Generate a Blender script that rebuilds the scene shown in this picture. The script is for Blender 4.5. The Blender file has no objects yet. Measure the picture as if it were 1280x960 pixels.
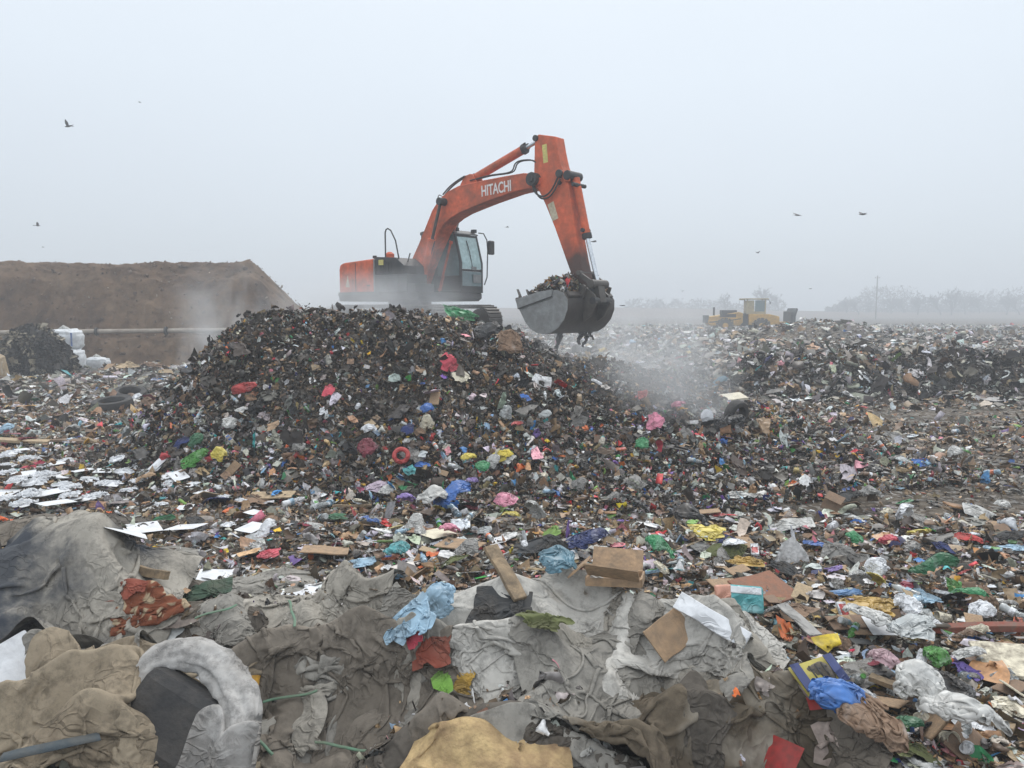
import bpy, bmesh, math, random
import numpy as np
from mathutils import Vector, Matrix
R = math.radians
rng = np.random.default_rng(7)
random.seed(7)
sc = bpy.context.scene

# ------------------------------------------------------------ camera, sky, sun
cd = bpy.data.cameras.new('camera'); cam = bpy.data.objects.new('camera', cd)
sc.collection.objects.link(cam); sc.camera = cam
CZ = 2.6; PITCH = R(5.49); FPX = 967.0
cam.location = (0, 0, CZ); cam.rotation_euler = (R(90) - PITCH, 0, 0)
cd.sensor_width = 36; cd.lens = 36 * FPX / 1280; cd.clip_start = .1; cd.clip_end = 3000

SUN_EL, SUN_AZ = R(48), R(200)
w = bpy.data.worlds.new('World'); sc.world = w; w.use_nodes = True
nt = w.node_tree; nt.nodes.clear()
def N(nt, t, **k):
    n = nt.nodes.new(t)
    for a, b in k.items(): setattr(n, a, b)
    return n
sky = N(nt, 'ShaderNodeTexSky', sky_type='NISHITA', sun_disc=False)
sky.sun_elevation = SUN_EL; sky.sun_rotation = SUN_AZ
hs = N(nt, 'ShaderNodeHueSaturation'); hs.inputs['Saturation'].default_value = .25
bg1 = N(nt, 'ShaderNodeBackground'); bg1.inputs[1].default_value = .05
nt.links.new(sky.outputs[0], hs.inputs['Color']); nt.links.new(hs.outputs[0], bg1.inputs[0])
# an overcast layer: brighter towards the zenith
geo = N(nt, 'ShaderNodeTexCoord'); sep = N(nt, 'ShaderNodeSeparateXYZ')
nt.links.new(geo.outputs['Generated'], sep.inputs[0])
noi = N(nt, 'ShaderNodeTexNoise'); noi.inputs['Scale'].default_value = 1.6; noi.inputs['Detail'].default_value = 3
nt.links.new(geo.outputs['Generated'], noi.inputs['Vector'])
mad = N(nt, 'ShaderNodeMath', operation='MULTIPLY_ADD'); mad.inputs[1].default_value = .10; mad.inputs[2].default_value = -.05
nt.links.new(noi.outputs[0], mad.inputs[0])
add = N(nt, 'ShaderNodeMath', operation='ADD')
nt.links.new(sep.outputs[2], add.inputs[0]); nt.links.new(mad.outputs[0], add.inputs[1])
rp = N(nt, 'ShaderNodeValToRGB'); nt.links.new(add.outputs[0], rp.inputs[0])
e = rp.color_ramp.elements
e[0].position = 0.0; e[0].color = (.34, .39, .445, 1)
e[1].position = 1.0; e[1].color = (1.55, 1.58, 1.60, 1)
for p_, c_ in ((.12, (.455, .51, .57, 1)), (.28, (.62, .69, .76, 1)), (.48, (.77, .84, .91, 1))):
    q = e.new(p_); q.color = c_
bg2 = N(nt, 'ShaderNodeBackground'); bg2.inputs[1].default_value = .94
nt.links.new(rp.outputs[0], bg2.inputs[0])
mx = N(nt, 'ShaderNodeAddShader'); wo = N(nt, 'ShaderNodeOutputWorld')
nt.links.new(bg1.outputs[0], mx.inputs[0]); nt.links.new(bg2.outputs[0], mx.inputs[1]); nt.links.new(mx.outputs[0], wo.inputs[0])

sd = bpy.data.lights.new('sun', 'SUN'); sd.energy = 1.5; sd.angle = R(25); sd.color = (1, .97, .93)
sun = bpy.data.objects.new('sun', sd); sc.collection.objects.link(sun)
sun.rotation_euler = (R(90) - SUN_EL, 0, R(180) - SUN_AZ + R(180)); sun.location = (0, 0, 60)
sc.view_settings.view_transform = 'Standard'; sc.view_settings.look = 'None'
sc.view_settings.exposure = 0.10; sc.view_settings.gamma = 1
sc.cycles.volume_step_rate = 1.0; sc.cycles.volume_max_steps = 96; sc.cycles.max_bounces = 6
sc.cycles.diffuse_bounces = 3; sc.cycles.volume_bounces = 1; sc.cycles.transparent_max_bounces = 8

# ------------------------------------------------------------ helpers
def link(o, parent=None):
    sc.collection.objects.link(o)
    if parent is not None: o.parent = parent
    return o
def tag(o, label=None, cat=None, group=None, kind=None):
    if label: o['label'] = label
    if cat: o['category'] = cat
    if group: o['group'] = group
    if kind: o['kind'] = kind
    return o
def empty(name, loc, rz=0):
    o = bpy.data.objects.new(name, None); o.location = loc; o.rotation_euler = (0, 0, rz); o.empty_display_size = .3
    return link(o)
def npmesh(name, V, Fc, smooth=False, mat=None, parent=None, loc=(0, 0, 0)):
    """V (n,3), Fc (m,k) of one polygon size, or a list of polygons"""
    me = bpy.data.meshes.new(name)
    if isinstance(Fc, np.ndarray):
        m, k = Fc.shape
        me.vertices.add(len(V)); me.vertices.foreach_set('co', np.ascontiguousarray(V, np.float32).ravel())
        me.loops.add(m * k); me.loops.foreach_set('vertex_index', np.ascontiguousarray(Fc, np.int32).ravel())
        me.polygons.add(m); me.polygons.foreach_set('loop_start', np.arange(0, m * k, k, dtype=np.int32))
        me.polygons.foreach_set('loop_total', np.full(m, k, np.int32))
    else:
        me.from_pydata([tuple(v) for v in V], [], [tuple(f) for f in Fc])
    me.polygons.foreach_set('use_smooth', np.full(len(me.polygons), smooth))
    me.update(calc_edges=True)
    if mat: me.materials.append(mat)
    o = bpy.data.objects.new(name, me); o.location = loc
    return link(o, parent)
class MB:
    """collects shapes into one mesh"""
    def __init__(s): s.v = []; s.f = []
    def raw(s, V, F):
        b = len(s.v); s.v += [tuple(v) for v in V]; s.f += [tuple(i + b for i in f) for f in F]; return s
    def box(s, c, d, rot=None):
        x, y, z = d[0] / 2, d[1] / 2, d[2] / 2
        V = [Vector(p) for p in ((-x,-y,-z),(x,-y,-z),(x,y,-z),(-x,y,-z),(-x,-y,z),(x,-y,z),(x,y,z),(-x,y,z))]
        if rot is not None: V = [rot @ v for v in V]
        c = Vector(c)
        return s.raw([v + c for v in V], [(0,3,2,1),(4,5,6,7),(0,1,5,4),(1,2,6,5),(2,3,7,6),(3,0,4,7)])
    def prism(s, pts, y0, y1):
        """polygon in x,z swept from y0 to y1"""
        n = len(pts)
        a = sum(pts[i][0]*pts[(i+1)%n][1]-pts[(i+1)%n][0]*pts[i][1] for i in range(n))
        if a < 0: pts = pts[::-1]
        V = [(p[0], y0, p[1]) for p in pts] + [(p[0], y1, p[1]) for p in pts]
        F = [tuple(range(n)), tuple(range(2*n-1, n-1, -1))] + [((i+1)%n, i, n+i, n+(i+1)%n) for i in range(n)]
        return s.raw(V, F)
    def tube(s, pts, r, n=10, cap=True):
        pts = [Vector(p) for p in pts]; m = len(pts)
        rs = r if isinstance(r, (list, tuple)) else [r]*m
        V = []; F = []
        t = (pts[1]-pts[0]).normalized(); u = t.orthogonal().normalized()
        for i, p in enumerate(pts):
            t = (pts[min(i+1, m-1)]-pts[max(i-1, 0)]).normalized()
            u = (u - t*u.dot(t)).normalized(); v = t.cross(u)
            for k in range(n):
                a = 2*math.pi*k/n; V.append(p + (u*math.cos(a)+v*math.sin(a))*rs[i])
        for i in range(m-1):
            for k in range(n):
                F.append((i*n+k, i*n+(k+1)%n, (i+1)*n+(k+1)%n, (i+1)*n+k))
        if cap: F += [tuple(range(n-1, -1, -1)), tuple(range((m-1)*n, m*n))]
        return s.raw(V, F)
    def build(s, name, mat, parent=None, bevel=0, smooth=False, loc=(0,0,0)):
        me = bpy.data.meshes.new(name); me.from_pydata(s.v, [], s.f); me.update()
        me.materials.append(mat)
        if smooth: me.polygons.foreach_set('use_smooth', np.full(len(me.polygons), True)); 
        o = link(bpy.data.objects.new(name, me), parent); o.location = loc
        if bevel:
            b = o.modifiers.new('bevel', 'BEVEL'); b.width = bevel; b.segments = 2; b.limit_method = 'ANGLE'; b.angle_limit = R(35)
        if smooth:
            try: me.set_sharp_from_angle(angle=R(38))
            except Exception: pass
        return o

_ico = {}
def ico(sub):
    if sub not in _ico:
        bm = bmesh.new(); bmesh.ops.create_icosphere(bm, subdivisions=sub, radius=1)
        V = np.array([v.co[:] for v in bm.verts]); F_ = np.array([[v.index for v in f.verts] for f in bm.faces]); bm.free(); _ico[sub] = (V, F_, None)
    return _ico[sub]
def vnoise(x, y, seed=0):
    """smooth value noise in -1..1"""
    x = np.asarray(x, float); y = np.asarray(y, float)
    xi = np.floor(x).astype(np.int64); yi = np.floor(y).astype(np.int64); fx = x-xi; fy = y-yi
    fx = fx*fx*(3-2*fx); fy = fy*fy*(3-2*fy)
    def h(a, b):
        n = (a*374761393 + b*668265263 + seed*974711) & 0xffffffff
        n = ((n ^ (n >> 13)) * 1274126177) & 0xffffffff
        return ((n ^ (n >> 16)) & 0xffff)/32767.5-1
    return (h(xi, yi)*(1-fx)+h(xi+1, yi)*fx)*(1-fy)+(h(xi, yi+1)*(1-fx)+h(xi+1, yi+1)*fx)*fy
def fbm(x, y, o=4, seed=0):
    s = 0; a = 1; t = 0
    for i in range(o):
        s = s + a*vnoise(x*2**i, y*2**i, seed+i*17); t += a; a *= .55
    return s/t
def sstep(t): t = np.clip(t, 0, 1); return t*t*(3-2*t)

# ------------------------------------------------------------ materials
def pmat(name, base, rough=.6, metal=0, dirt=(.06, .05, .04), amt=.4, scale=4, bump=.0, bscale=30, spec=.5, trans=0, var=.15, detail=6, thresh=.5, coord='Object', sub=0):
    m = bpy.data.materials.new(name); m.use_nodes = True; t = m.node_tree; b = t.nodes['Principled BSDF']
    tc = N(t, 'ShaderNodeTexCoord')
    n1 = N(t, 'ShaderNodeTexNoise'); n1.inputs['Scale'].default_value = scale; n1.inputs['Detail'].default_value = detail; n1.inputs['Roughness'].default_value = .65
    t.links.new(tc.outputs[coord], n1.inputs['Vector'])
    rr = N(t, 'ShaderNodeMapRange'); rr.inputs[1].default_value = thresh-.12; rr.inputs[2].default_value = thresh+.2; rr.inputs[4].default_value = amt
    t.links.new(n1.outputs[0], rr.inputs[0])
    n2 = N(t, 'ShaderNodeTexNoise'); n2.inputs['Scale'].default_value = scale*3.7; n2.inputs['Detail'].default_value = 4
    t.links.new(tc.outputs[coord], n2.inputs['Vector'])
    hv = N(t, 'ShaderNodeHueSaturation'); hv.inputs['Color'].default_value = (*base, 1)
    mr = N(t, 'ShaderNodeMapRange'); mr.inputs[1].default_value = .3; mr.inputs[2].default_value = .7; mr.inputs[3].default_value = 1-var; mr.inputs[4].default_value = 1+var
    t.links.new(n2.outputs[0], mr.inputs[0]); t.links.new(mr.outputs[0], hv.inputs['Value'])
    mxc = N(t, 'ShaderNodeMix', data_type='RGBA'); mxc.inputs[7].default_value = (*dirt, 1)
    t.links.new(rr.outputs[0], mxc.inputs[0]); t.links.new(hv.outputs[0], mxc.inputs[6]); t.links.new(mxc.outputs[2], b.inputs['Base Color'])
    b.inputs['Roughness'].default_value = rough; b.inputs['Metallic'].default_value = metal
    b.inputs['Specular IOR Level'].default_value = spec
    if trans: b.inputs['Transmission Weight'].default_value = trans
    if bump:
        n3 = N(t, 'ShaderNodeTexNoise'); n3.inputs['Scale'].default_value = bscale; n3.inputs['Detail'].default_value = 5
        t.links.new(tc.outputs[coord], n3.inputs['Vector'])
        bp = N(t, 'ShaderNodeBump'); bp.inputs['Strength'].default_value = bump; bp.inputs['Distance'].default_value = .02
        t.links.new(n3.outputs[0], bp.inputs['Height']); t.links.new(bp.outputs[0], b.inputs['Normal'])
    return m
def colmat(name, rough=.55, dirtamt=.5, spec=.4, dscale=1.2, sheen=0):
    """base colour from the per-piece colour attribute, soiled by noise"""
    m = bpy.data.materials.new(name); m.use_nodes = True; t = m.node_tree; b = t.nodes['Principled BSDF']
    a = N(t, 'ShaderNodeAttribute', attribute_name='col'); g = N(t, 'ShaderNodeNewGeometry')
    n1 = N(t, 'ShaderNodeTexNoise'); n1.inputs['Scale'].default_value = dscale; n1.inputs['Detail'].default_value = 8; n1.inputs['Roughness'].default_value = .7
    t.links.new(g.outputs['Position'], n1.inputs['Vector'])
    rr = N(t, 'ShaderNodeMapRange'); rr.inputs[1].default_value = .42; rr.inputs[2].default_value = .68; rr.inputs[4].default_value = dirtamt
    t.links.new(n1.outputs[0], rr.inputs[0])
    n2 = N(t, 'ShaderNodeTexNoise'); n2.inputs['Scale'].default_value = 28; n2.inputs['Detail'].default_value = 4
    t.links.new(g.outputs['Position'], n2.inputs['Vector'])
    mr = N(t, 'ShaderNodeMapRange'); mr.inputs[1].default_value = .3; mr.inputs[2].default_value = .7; mr.inputs[3].default_value = .62; mr.inputs[4].default_value = 1.2
    t.links.new(n2.outputs[0], mr.inputs[0])
    hv = N(t, 'ShaderNodeHueSaturation'); t.links.new(a.outputs['Color'], hv.inputs['Color']); t.links.new(mr.outputs[0], hv.inputs['Value'])
    mxc = N(t, 'ShaderNodeMix', data_type='RGBA'); mxc.inputs[7].default_value = (.075, .06, .045, 1)
    t.links.new(rr.outputs[0], mxc.inputs[0]); t.links.new(hv.outputs[0], mxc.inputs[6]); t.links.new(mxc.outputs[2], b.inputs['Base Color'])
    b.inputs['Roughness'].default_value = rough; b.inputs['Specular IOR Level'].default_value = spec
    return m
def crease(m, scale=8, strength=.5, dist=.03, lo=.0, hi=.22, coord='Object'):
    t = m.node_tree; b = t.nodes['Principled BSDF']; tc = N(t, 'ShaderNodeTexCoord')
    n = N(t, 'ShaderNodeTexNoise'); n.inputs['Scale'].default_value = scale*.8; n.inputs['Detail'].default_value = 3; t.links.new(tc.outputs[coord], n.inputs['Vector'])
    a = N(t, 'ShaderNodeMix', data_type='RGBA', blend_type='LINEAR_LIGHT'); a.inputs[0].default_value = .28/scale*4
    t.links.new(tc.outputs[coord], a.inputs[6]); t.links.new(n.outputs['Color'], a.inputs[7])
    out = None
    for k, s_ in ((1, scale), (.45, scale*2.6)):
        v = N(t, 'ShaderNodeTexVoronoi', feature='DISTANCE_TO_EDGE'); v.inputs['Scale'].default_value = s_; t.links.new(a.outputs[2], v.inputs['Vector'])
        r = N(t, 'ShaderNodeMapRange'); r.inputs[1].default_value = lo; r.inputs[2].default_value = hi; r.inputs[4].default_value = -k; t.links.new(v.outputs['Distance'], r.inputs[0])
        if out is None: out = r.outputs[0]
        else:
            ad = N(t, 'ShaderNodeMath', operation='ADD'); t.links.new(out, ad.inputs[0]); t.links.new(r.outputs[0], ad.inputs[1]); out = ad.outputs[0]
    nm = N(t, 'ShaderNodeTexNoise'); nm.inputs['Scale'].default_value = scale*.9; nm.inputs['Detail'].default_value = 2; t.links.new(tc.outputs[coord], nm.inputs['Vector'])
    rm = N(t, 'ShaderNodeMapRange'); rm.inputs[1].default_value = .46; rm.inputs[2].default_value = .62; t.links.new(nm.outputs[0], rm.inputs[0])
    mm_ = N(t, 'ShaderNodeMath', operation='MULTIPLY'); t.links.new(out, mm_.inputs[0]); t.links.new(rm.outputs[0], mm_.inputs[1]); out = mm_.outputs[0]
    bp = N(t, 'ShaderNodeBump'); bp.inputs['Strength'].default_value = strength; bp.inputs['Distance'].default_value = dist; t.links.new(out, bp.inputs['Height'])
    if b.inputs['Normal'].is_linked: t.links.new(b.inputs['Normal'].links[0].from_socket, bp.inputs['Normal'])
    t.links.new(bp.outputs[0], b.inputs['Normal']); return m
M = {}
M['litter'] = colmat('litter_mixed', .5, .55)
M['orange'] = pmat('orange_paint', (.60, .125, .055), .55, 0, (.13, .075, .055), .8, 2.2, .05, 20, spec=.2, var=.16, thresh=.53)
M['dark'] = pmat('dark_painted_steel', (.030, .032, .035), .55, 0, (.10, .09, .075), .5, 2.5, .1, 25, spec=.3)
M['grey'] = pmat('grey_painted_steel', (.085, .09, .095), .6, 0, (.13, .12, .10), .5, 2.5, .1, 25, spec=.3)
M['steel'] = pmat('worn_steel', (.10, .09, .08), .5, .3, (.05, .04, .032), .8, 3, .3, 18, spec=.4)
M['bucket_side'] = pmat('worn_bucket_side', (.27, .28, .28), .5, .25, (.10, .09, .08), .6, 2.5, .2, 22)
M['bucket_shell'] = pmat('dark_bucket_shell', (.050, .042, .038), .5, .25, (.085, .07, .055), .7, 2.2, .3, 16)
M['chrome'] = pmat('chromed_rod', (.62, .65, .68), .15, .9, (.3, .3, .3), .2, 5)
M['rubber'] = pmat('black_rubber', (.02, .02, .021), .75, 0, (.08, .07, .06), .6, 5, .4, 30)
M['glass'] = pmat('cab_glass', (.10, .16, .17), .12, 0, (.2, .22, .22), .4, 3, spec=.9)
M['glass_light'] = pmat('pale_cab_glass', (.36, .52, .53), .25, 0, (.2, .25, .25), .4, 3, spec=.9)
M['white_paint'] = pmat('white_lettering_paint', (.75, .75, .74), .6, 0, (.45, .25, .2), .4, 9)
M['yellow_decal'] = pmat('yellow_decal', (.62, .55, .16), .6, 0, (.3, .25, .12), .5, 9)
M['pale_decal'] = pmat('pale_decal', (.55, .50, .36), .6, 0, (.25, .14, .09), .7, 14)
M['yellow_paint'] = pmat('faded_yellow_paint', (.58, .33, .045), .55, 0, (.14, .09, .05), .6, 1.5, .1, 12)
M['sand_paint'] = pmat('sand_paint', (.42, .36, .22), .6, 0, (.14, .11, .07), .5, 1.5)
M['crow'] = pmat('black_plumage', (.015, .016, .018), .6, 0, (.03, .03, .03), .3, 9)
M['gull'] = pmat('grey_plumage', (.28, .29, .30), .7, 0, (.1, .1, .1), .3, 9)
M['bark'] = pmat('bare_bark', (.07, .06, .05), .9, 0, (.03, .03, .03), .4, 5)
M['wood'] = pmat('weathered_wood', (.30, .22, .135), .85, 0, (.09, .07, .05), .85, 16, .3, 30)
M['concrete'] = pmat('pole_concrete', (.30, .29, .28), .9, 0, (.15, .14, .13), .5, 3)
M['pipe'] = pmat('pale_steel_pipe', (.34, .30, .25), .6, 0, (.12, .07, .05), .7, 1.3)

# ------------------------------------------------------------ terrain heights
XT = np.array([-7.4,-6.9,-6.4,-5.8,-5.2,-4.4,-3,-1.2,-.2, 1, 2.4, 3.6, 4.8, 5.8, 7.0])
ZT = np.array([ 0.0, .50,1.05,1.62,2.12,2.40,2.46,2.34,2.06,1.58,1.36,1.02, .60, .25, 0])
def pile_top(x, y):
    xe = np.where(x < 0, x + np.clip(y-15, 0, 12)*.28*np.clip(-x/5, 0, 1), x)
    return np.interp(xe, XT, ZT)
def yfront(x): return np.interp(x, [-7.5,-5,-2,0,3,6,8], [12.6,11.2,10.6,10.4,10.3,11.5,12.5])
def ycrest(x): return np.interp(x, [-7.5,-5,-2,0,3,6,8], [14.4,14.4,14.3,14.5,15.2,15.6,15.8])
EDX = [-9,-4.6,-3,-1.5,-.4,.9,1.35,1.7,2.4,4]; EDY = [7.6,7.3,6.6,6.0,5.8,5.7,5.2,4.2,3.1,2.0]
def H(x, y):
    x = np.asarray(x, float); y = np.asarray(y, float)
    T = pile_top(x, y)*(1+.06*fbm(x*.8, y*.8, 3, 5))
    yf = yfront(x)+.5*fbm(x*.7, 0*x+3, 3, 9); yc = ycrest(x)+.25*fbm(x*.9, 0*x+8, 3, 11)
    s = np.clip((y-yf)/(yc-yf), 0, 1); s = .35*s+.65*sstep(s)
    fall = 1-sstep((y-np.interp(x, [-1.2, .6], [28, 16.2]))/np.interp(x, [-1.2, .6], [6, 4]))
    back = 1-(T > 0)*np.clip((y-16.0)/4.2, 0, 1)*np.clip(1-1.85/np.maximum(T, 1.85), 0, 1)
    p = T*s*fall*back
    p = p*(1+.10*fbm(x*1.6, y*1.6, 3, 21))+.07*np.clip(p, 0, 1)*fbm(x*3.5, y*3.5, 3, 22)*np.clip((18-y)/3, 0, 1)
    # windrow of black plastic at the right, with a raised lumpy layer behind it
    wf = np.interp(x, [4.5,6.5,9,14,22,30], [26,23.6,22.6,21.8,22.2,24])+.7*fbm(x*.5, 0*x+1, 3, 31)
    wt = np.interp(x, [4.5,6,8.5,12,18,24,34], [0,.42,.95,1.12,1.08,1.0,.9])
    ww = wt*sstep((y-wf)/2.1)*(1-.45*sstep((y-wf-2.6)/3))*(1-sstep((y-75)/25))
    ww = ww*(1+.28*fbm(x*.55, y*.55, 4, 33))+.22*np.clip(ww, 0, 1)*fbm(x*1.5, y*1.5, 3, 35)
    hp = 1.15*np.exp(-((x-20)/4.5)**2-((y-50)/5)**2)*(1+.3*fbm(x*.5, y*.5, 3, 37))
    ww = ww+hp
    # mound under the sacks in front
    ed = np.interp(x, EDX, EDY)
    mm = sstep((ed-y)/.8)*(.46-.26*np.clip((ed-.8-y)/1.6, 0, 1.2))*(1+.22*fbm(x*1.1, y*1.1, 2, 41))+sstep((ed-.15-y)/.6)*(.34*(1-np.abs(fbm(x*1.05+3, y*1.5, 2, 43))*2.6).clip(0, 1)-.06)
    far = np.clip((140-y)/60, 0, 1)
    base = .07*fbm(x*.45, y*.45, 4, 51)+.035*fbm(x*2.2, y*2.2, 2, 52)*np.clip((30-y)/10, 0, 1)
    base = base+.20*np.clip((y-16)/20, 0, 1)*fbm(x*.22, y*.22, 3, 53)*np.clip((75-y)/35, .15, 1)
    return p+ww+mm+base
def hit(px, py):
    """where the sight line of photo pixel px,py meets the ground"""
    a = (px-640)/FPX; b = (480-py)/FPX
    d = np.array([a, math.cos(PITCH)+b*math.sin(PITCH), -math.sin(PITCH)+b*math.cos(PITCH)])
    t = np.linspace(2.5, 140, 9000); X = a*t; Y = d[1]*t; Z = CZ+d[2]*t
    k = int(np.argmax(Z < H(X, Y)))
    return float(X[k]), float(Y[k]), float(H(X[k], Y[k]))
def normal(x, y, e=.12):
    hx = (H(x+e, y)-H(x-e, y))/(2*e); hy = (H(x, y+e)-H(x, y-e))/(2*e)
    n = np.stack([-hx, -hy, np.ones_like(hx)], -1); return n/np.linalg.norm(n, axis=-1, keepdims=True)

def ground_material(name, bright=1.0, soil=False):
    m = bpy.data.materials.new(name); m.use_nodes = True; t = m.node_tree; b = t.nodes['Principled BSDF']
    g = N(t, 'ShaderNodeNewGeometry')
    def noise(s, d=6, r=.6, src=None):
        n = N(t, 'ShaderNodeTexNoise'); n.inputs['Scale'].default_value = s; n.inputs['Detail'].default_value = d; n.inputs['Roughness'].default_value = r
        t.links.new((src or g.outputs['Position']), n.inputs['Vector']); return n
    def ramp(src, els):
        r = N(t, 'ShaderNodeValToRGB'); t.links.new(src, r.inputs[0]); q = r.color_ramp.elements
        while len(q) < len(els): q.new(.5)
        for k_, (p_, c_) in enumerate(els): q[k_].position = p_; q[k_].color = (*[v*bright for v in c_], 1)
        return r
    def mix(f, a, c, mode='MIX'):
        n = N(t, 'ShaderNodeMix', data_type='RGBA', blend_type=mode)
        if hasattr(f, 'links'): t.links.new(f, n.inputs[0])
        else: n.inputs[0].default_value = f
        t.links.new(a, n.inputs[6]); t.links.new(c, n.inputs[7]); return n
    if soil:
        c1 = ramp(noise(.35, 7).outputs[0], [(.3, (.075, .045, .027)), (.5, (.135, .085, .05)), (.68, (.185, .125, .078))])
        mp = N(t, 'ShaderNodeMapping'); mp.inputs['Scale'].default_value = (1, 1, .18); t.links.new(g.outputs['Position'], mp.inputs[0])
        c2 = ramp(noise(1.1, 8, .7, mp.outputs[0]).outputs[0], [(.32, (.45, .42, .4)), (.55, (1, 1, 1)), (.75, (1.25, 1.2, 1.1))])
        c = mix(.8, c1.outputs[0], c2.outputs[0], 'MULTIPLY')
        bs, bd = 3.5, .12
    else:
        c1 = ramp(noise(.5, 8).outputs[0], [(.3, (.034, .026, .019)), (.48, (.078, .06, .042)), (.6, (.13, .10, .07)), (.75, (.17, .14, .105))])
        vo = N(t, 'ShaderNodeTexVoronoi'); vo.inputs['Scale'].default_value = 13; t.links.new(g.outputs['Position'], vo.inputs['Vector'])
        sp = N(t, 'ShaderNodeSeparateColor'); t.links.new(vo.outputs['Color'], sp.inputs[0])
        cv = ramp(sp.outputs[0], [(0, (.02, .018, .016)), (.35, (.06, .05, .04)), (.6, (.15, .125, .095)), (.78, (.22, .20, .18)), (.92, (.36, .35, .33))])
        c = mix(.55, c1.outputs[0], cv.outputs[0])
        bs, bd = 9, .06
    t.links.new(c.outputs[2], b.inputs['Base Color']); b.inputs['Roughness'].default_value = .9; b.inputs['Specular IOR Level'].default_value = .2
    bp = N(t, 'ShaderNodeBump'); bp.inputs['Distance'].default_value = bd; bp.inputs['Strength'].default_value = .9
    t.links.new(noise(bs, 9, .7).outputs[0], bp.inputs['Height']); t.links.new(bp.outputs[0], b.inputs['Normal'])
    return m
M['ground'] = ground_material('littered_earth')
M['soil'] = ground_material('bank_soil', 1.0, True)

ys = np.concatenate([np.linspace(-8, 2.4, 24), np.geomspace(2.5, 780, 430)])
us = np.linspace(-1, 1, 421); us = np.sign(us)*(np.abs(us)**1.25)
YY, UU = np.meshgrid(ys, us, indexing='ij'); XX = UU*(1.15*np.maximum(YY, 0)+16)
ZZ = H(XX, YY)
def gridfaces(r, c):
    i = np.arange(r-1)[:, None]*c+np.arange(c-1)[None]; i = i.ravel()
    return np.stack([i, i+1, i+c+1, i+c], 1)
G = npmesh('ground', np.stack([XX, YY, ZZ], -1).reshape(-1, 3), gridfaces(*XX.shape), True, M['ground'])
tag(G, kind='structure')

# earth bank at the left
bx = np.linspace(-62, -8.5, 460); bt = np.linspace(0, 1, 150)
BX, BT = np.meshgrid(bx, bt)
top = np.interp(BX, [-62,-40,-30,-22,-17.5,-15.4,-14.3,-13.6,-13.1,-12.4,-11.4,-10.6,-9.6,-8.5], [5.4,5.3,5.25,5.05,5.0,5.02,5.15,5.3,4.85,4.1,3.1,2.2,1.0,-.3])
prof = np.interp(BT, [0,.06,.16,.22,.47,.62,.75,1], [-.4,.02,.25,.268,.81,.995,1.0,1.0])
by = 36.5+np.interp(BT, [0,.06,.16,.22,.47,.62,.75,1], [0,.5,.95,1.75,3.3,4.5,6.7,26])
BZ = np.where(prof < 0, prof, prof*top)+.10*fbm(BX*1.2, BT*14, 4, 62)*np.clip(BT*9, 0, 1)+.22*fbm(BX*.5, BT*9, 4, 61)*np.clip(BT*9, 0, 1)+.06*fbm(BX*3, BT*30, 3, 63)
by = by+.45*fbm(BX*.35, BT*3, 4, 65)+.22*fbm(BX*1.5, BT*12, 3, 66)+.12*fbm(BX*4, BT*40, 3, 67)
by += .5*np.exp(-((BX+24.2+.3*np.sin(BT*9))/.35)**2)*np.clip((.5-BT)*6, 0, 1)
BX = BX*(by/40.5)
EB = npmesh('earth_bank', np.stack([BX, by, BZ], -1).reshape(-1, 3), gridfaces(*BX.shape), True, M['soil'])
tag(EB, kind='structure')
# low scrub-covered rise far behind
fx = np.linspace(-260, 420, 200); ft = np.linspace(0, 1, 14); FX, FT = np.meshgrid(fx, ft)
FZ = (np.interp(FX, [-260,0,30,60,90,160,420], [2.6,3.1,3.2,2.5,1.5,1.3,1.3])+.5*fbm(FX*.02, FT*0, 4, 71))*sstep(FT*2)-.3
HL = npmesh('distant_rise', np.stack([FX*1.6, 255+FT*160, FZ*1.3], -1).reshape(-1, 3), gridfaces(*FX.shape), True, M['soil'])
tag(HL, kind='structure')
# ------------------------------------------------------------ cloth: position based folding of sheets
def _pairs(P):
    a = []
    for s in (0, 1):
        m = P[:, s+1::2].shape[1]; a.append((P[:, s:-1:2][:, :m], P[:, s+1::2]))
    for s in (0, 1):
        m = P[s+1::2].shape[0]; a.append((P[s:-1:2][:m], P[s+1::2]))
    for s in (0, 1):
        m = P[s+1::2].shape[0]; A = P[s:-1:2][:m]; B = P[s+1::2]
        a.append((A[:, :-1], B[:, 1:])); a.append((A[:, 1:], B[:, :-1]))
    ns = len(a)
    for s in range(4):
        B = P[:, s+2::4]; a.append((P[:, s:-2:4][:, :B.shape[1]], B))
        B = P[s+2::4]; a.append((P[s:-2:4][:B.shape[0]], B))
    return a, ns
def fold_sheet(rest, P0, HB, steps, grav, bend=.28, inner=5):
    P = P0.astype(np.float32).copy(); rest = rest.astype(np.float32)
    pr, ns = _pairs(rest); L = [np.sqrt(((b-a)**2).sum(-1)) for a, b in pr]
    V = np.zeros_like(P); Q = P.copy(); pq, _ = _pairs(Q)
    for s in range(steps):
        Q[...] = P+V*.9; Q[..., 2] -= grav*(1 if s > steps*.3 else .2)
        for _ in range(inner):
            for k, ((a, b), l) in enumerate(zip(pq, L)):
                d = b-a; q = np.sqrt(np.einsum('ijk,ijk->ij', d, d))+1e-9
                d *= ((q-l)/q*(.475 if k < ns else .5*bend))[..., None]
                a += d; b -= d
            h = HB(Q[..., 0], Q[..., 1])+.012 if _ in (0, inner-1) else h
            np.maximum(Q[..., 2], h, out=Q[..., 2])
        V = Q-P; m = np.sqrt((V*V).sum(-1, keepdims=True)); V *= np.minimum(1, .05/(m+1e-9)); P = Q.copy()
    return P
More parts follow.
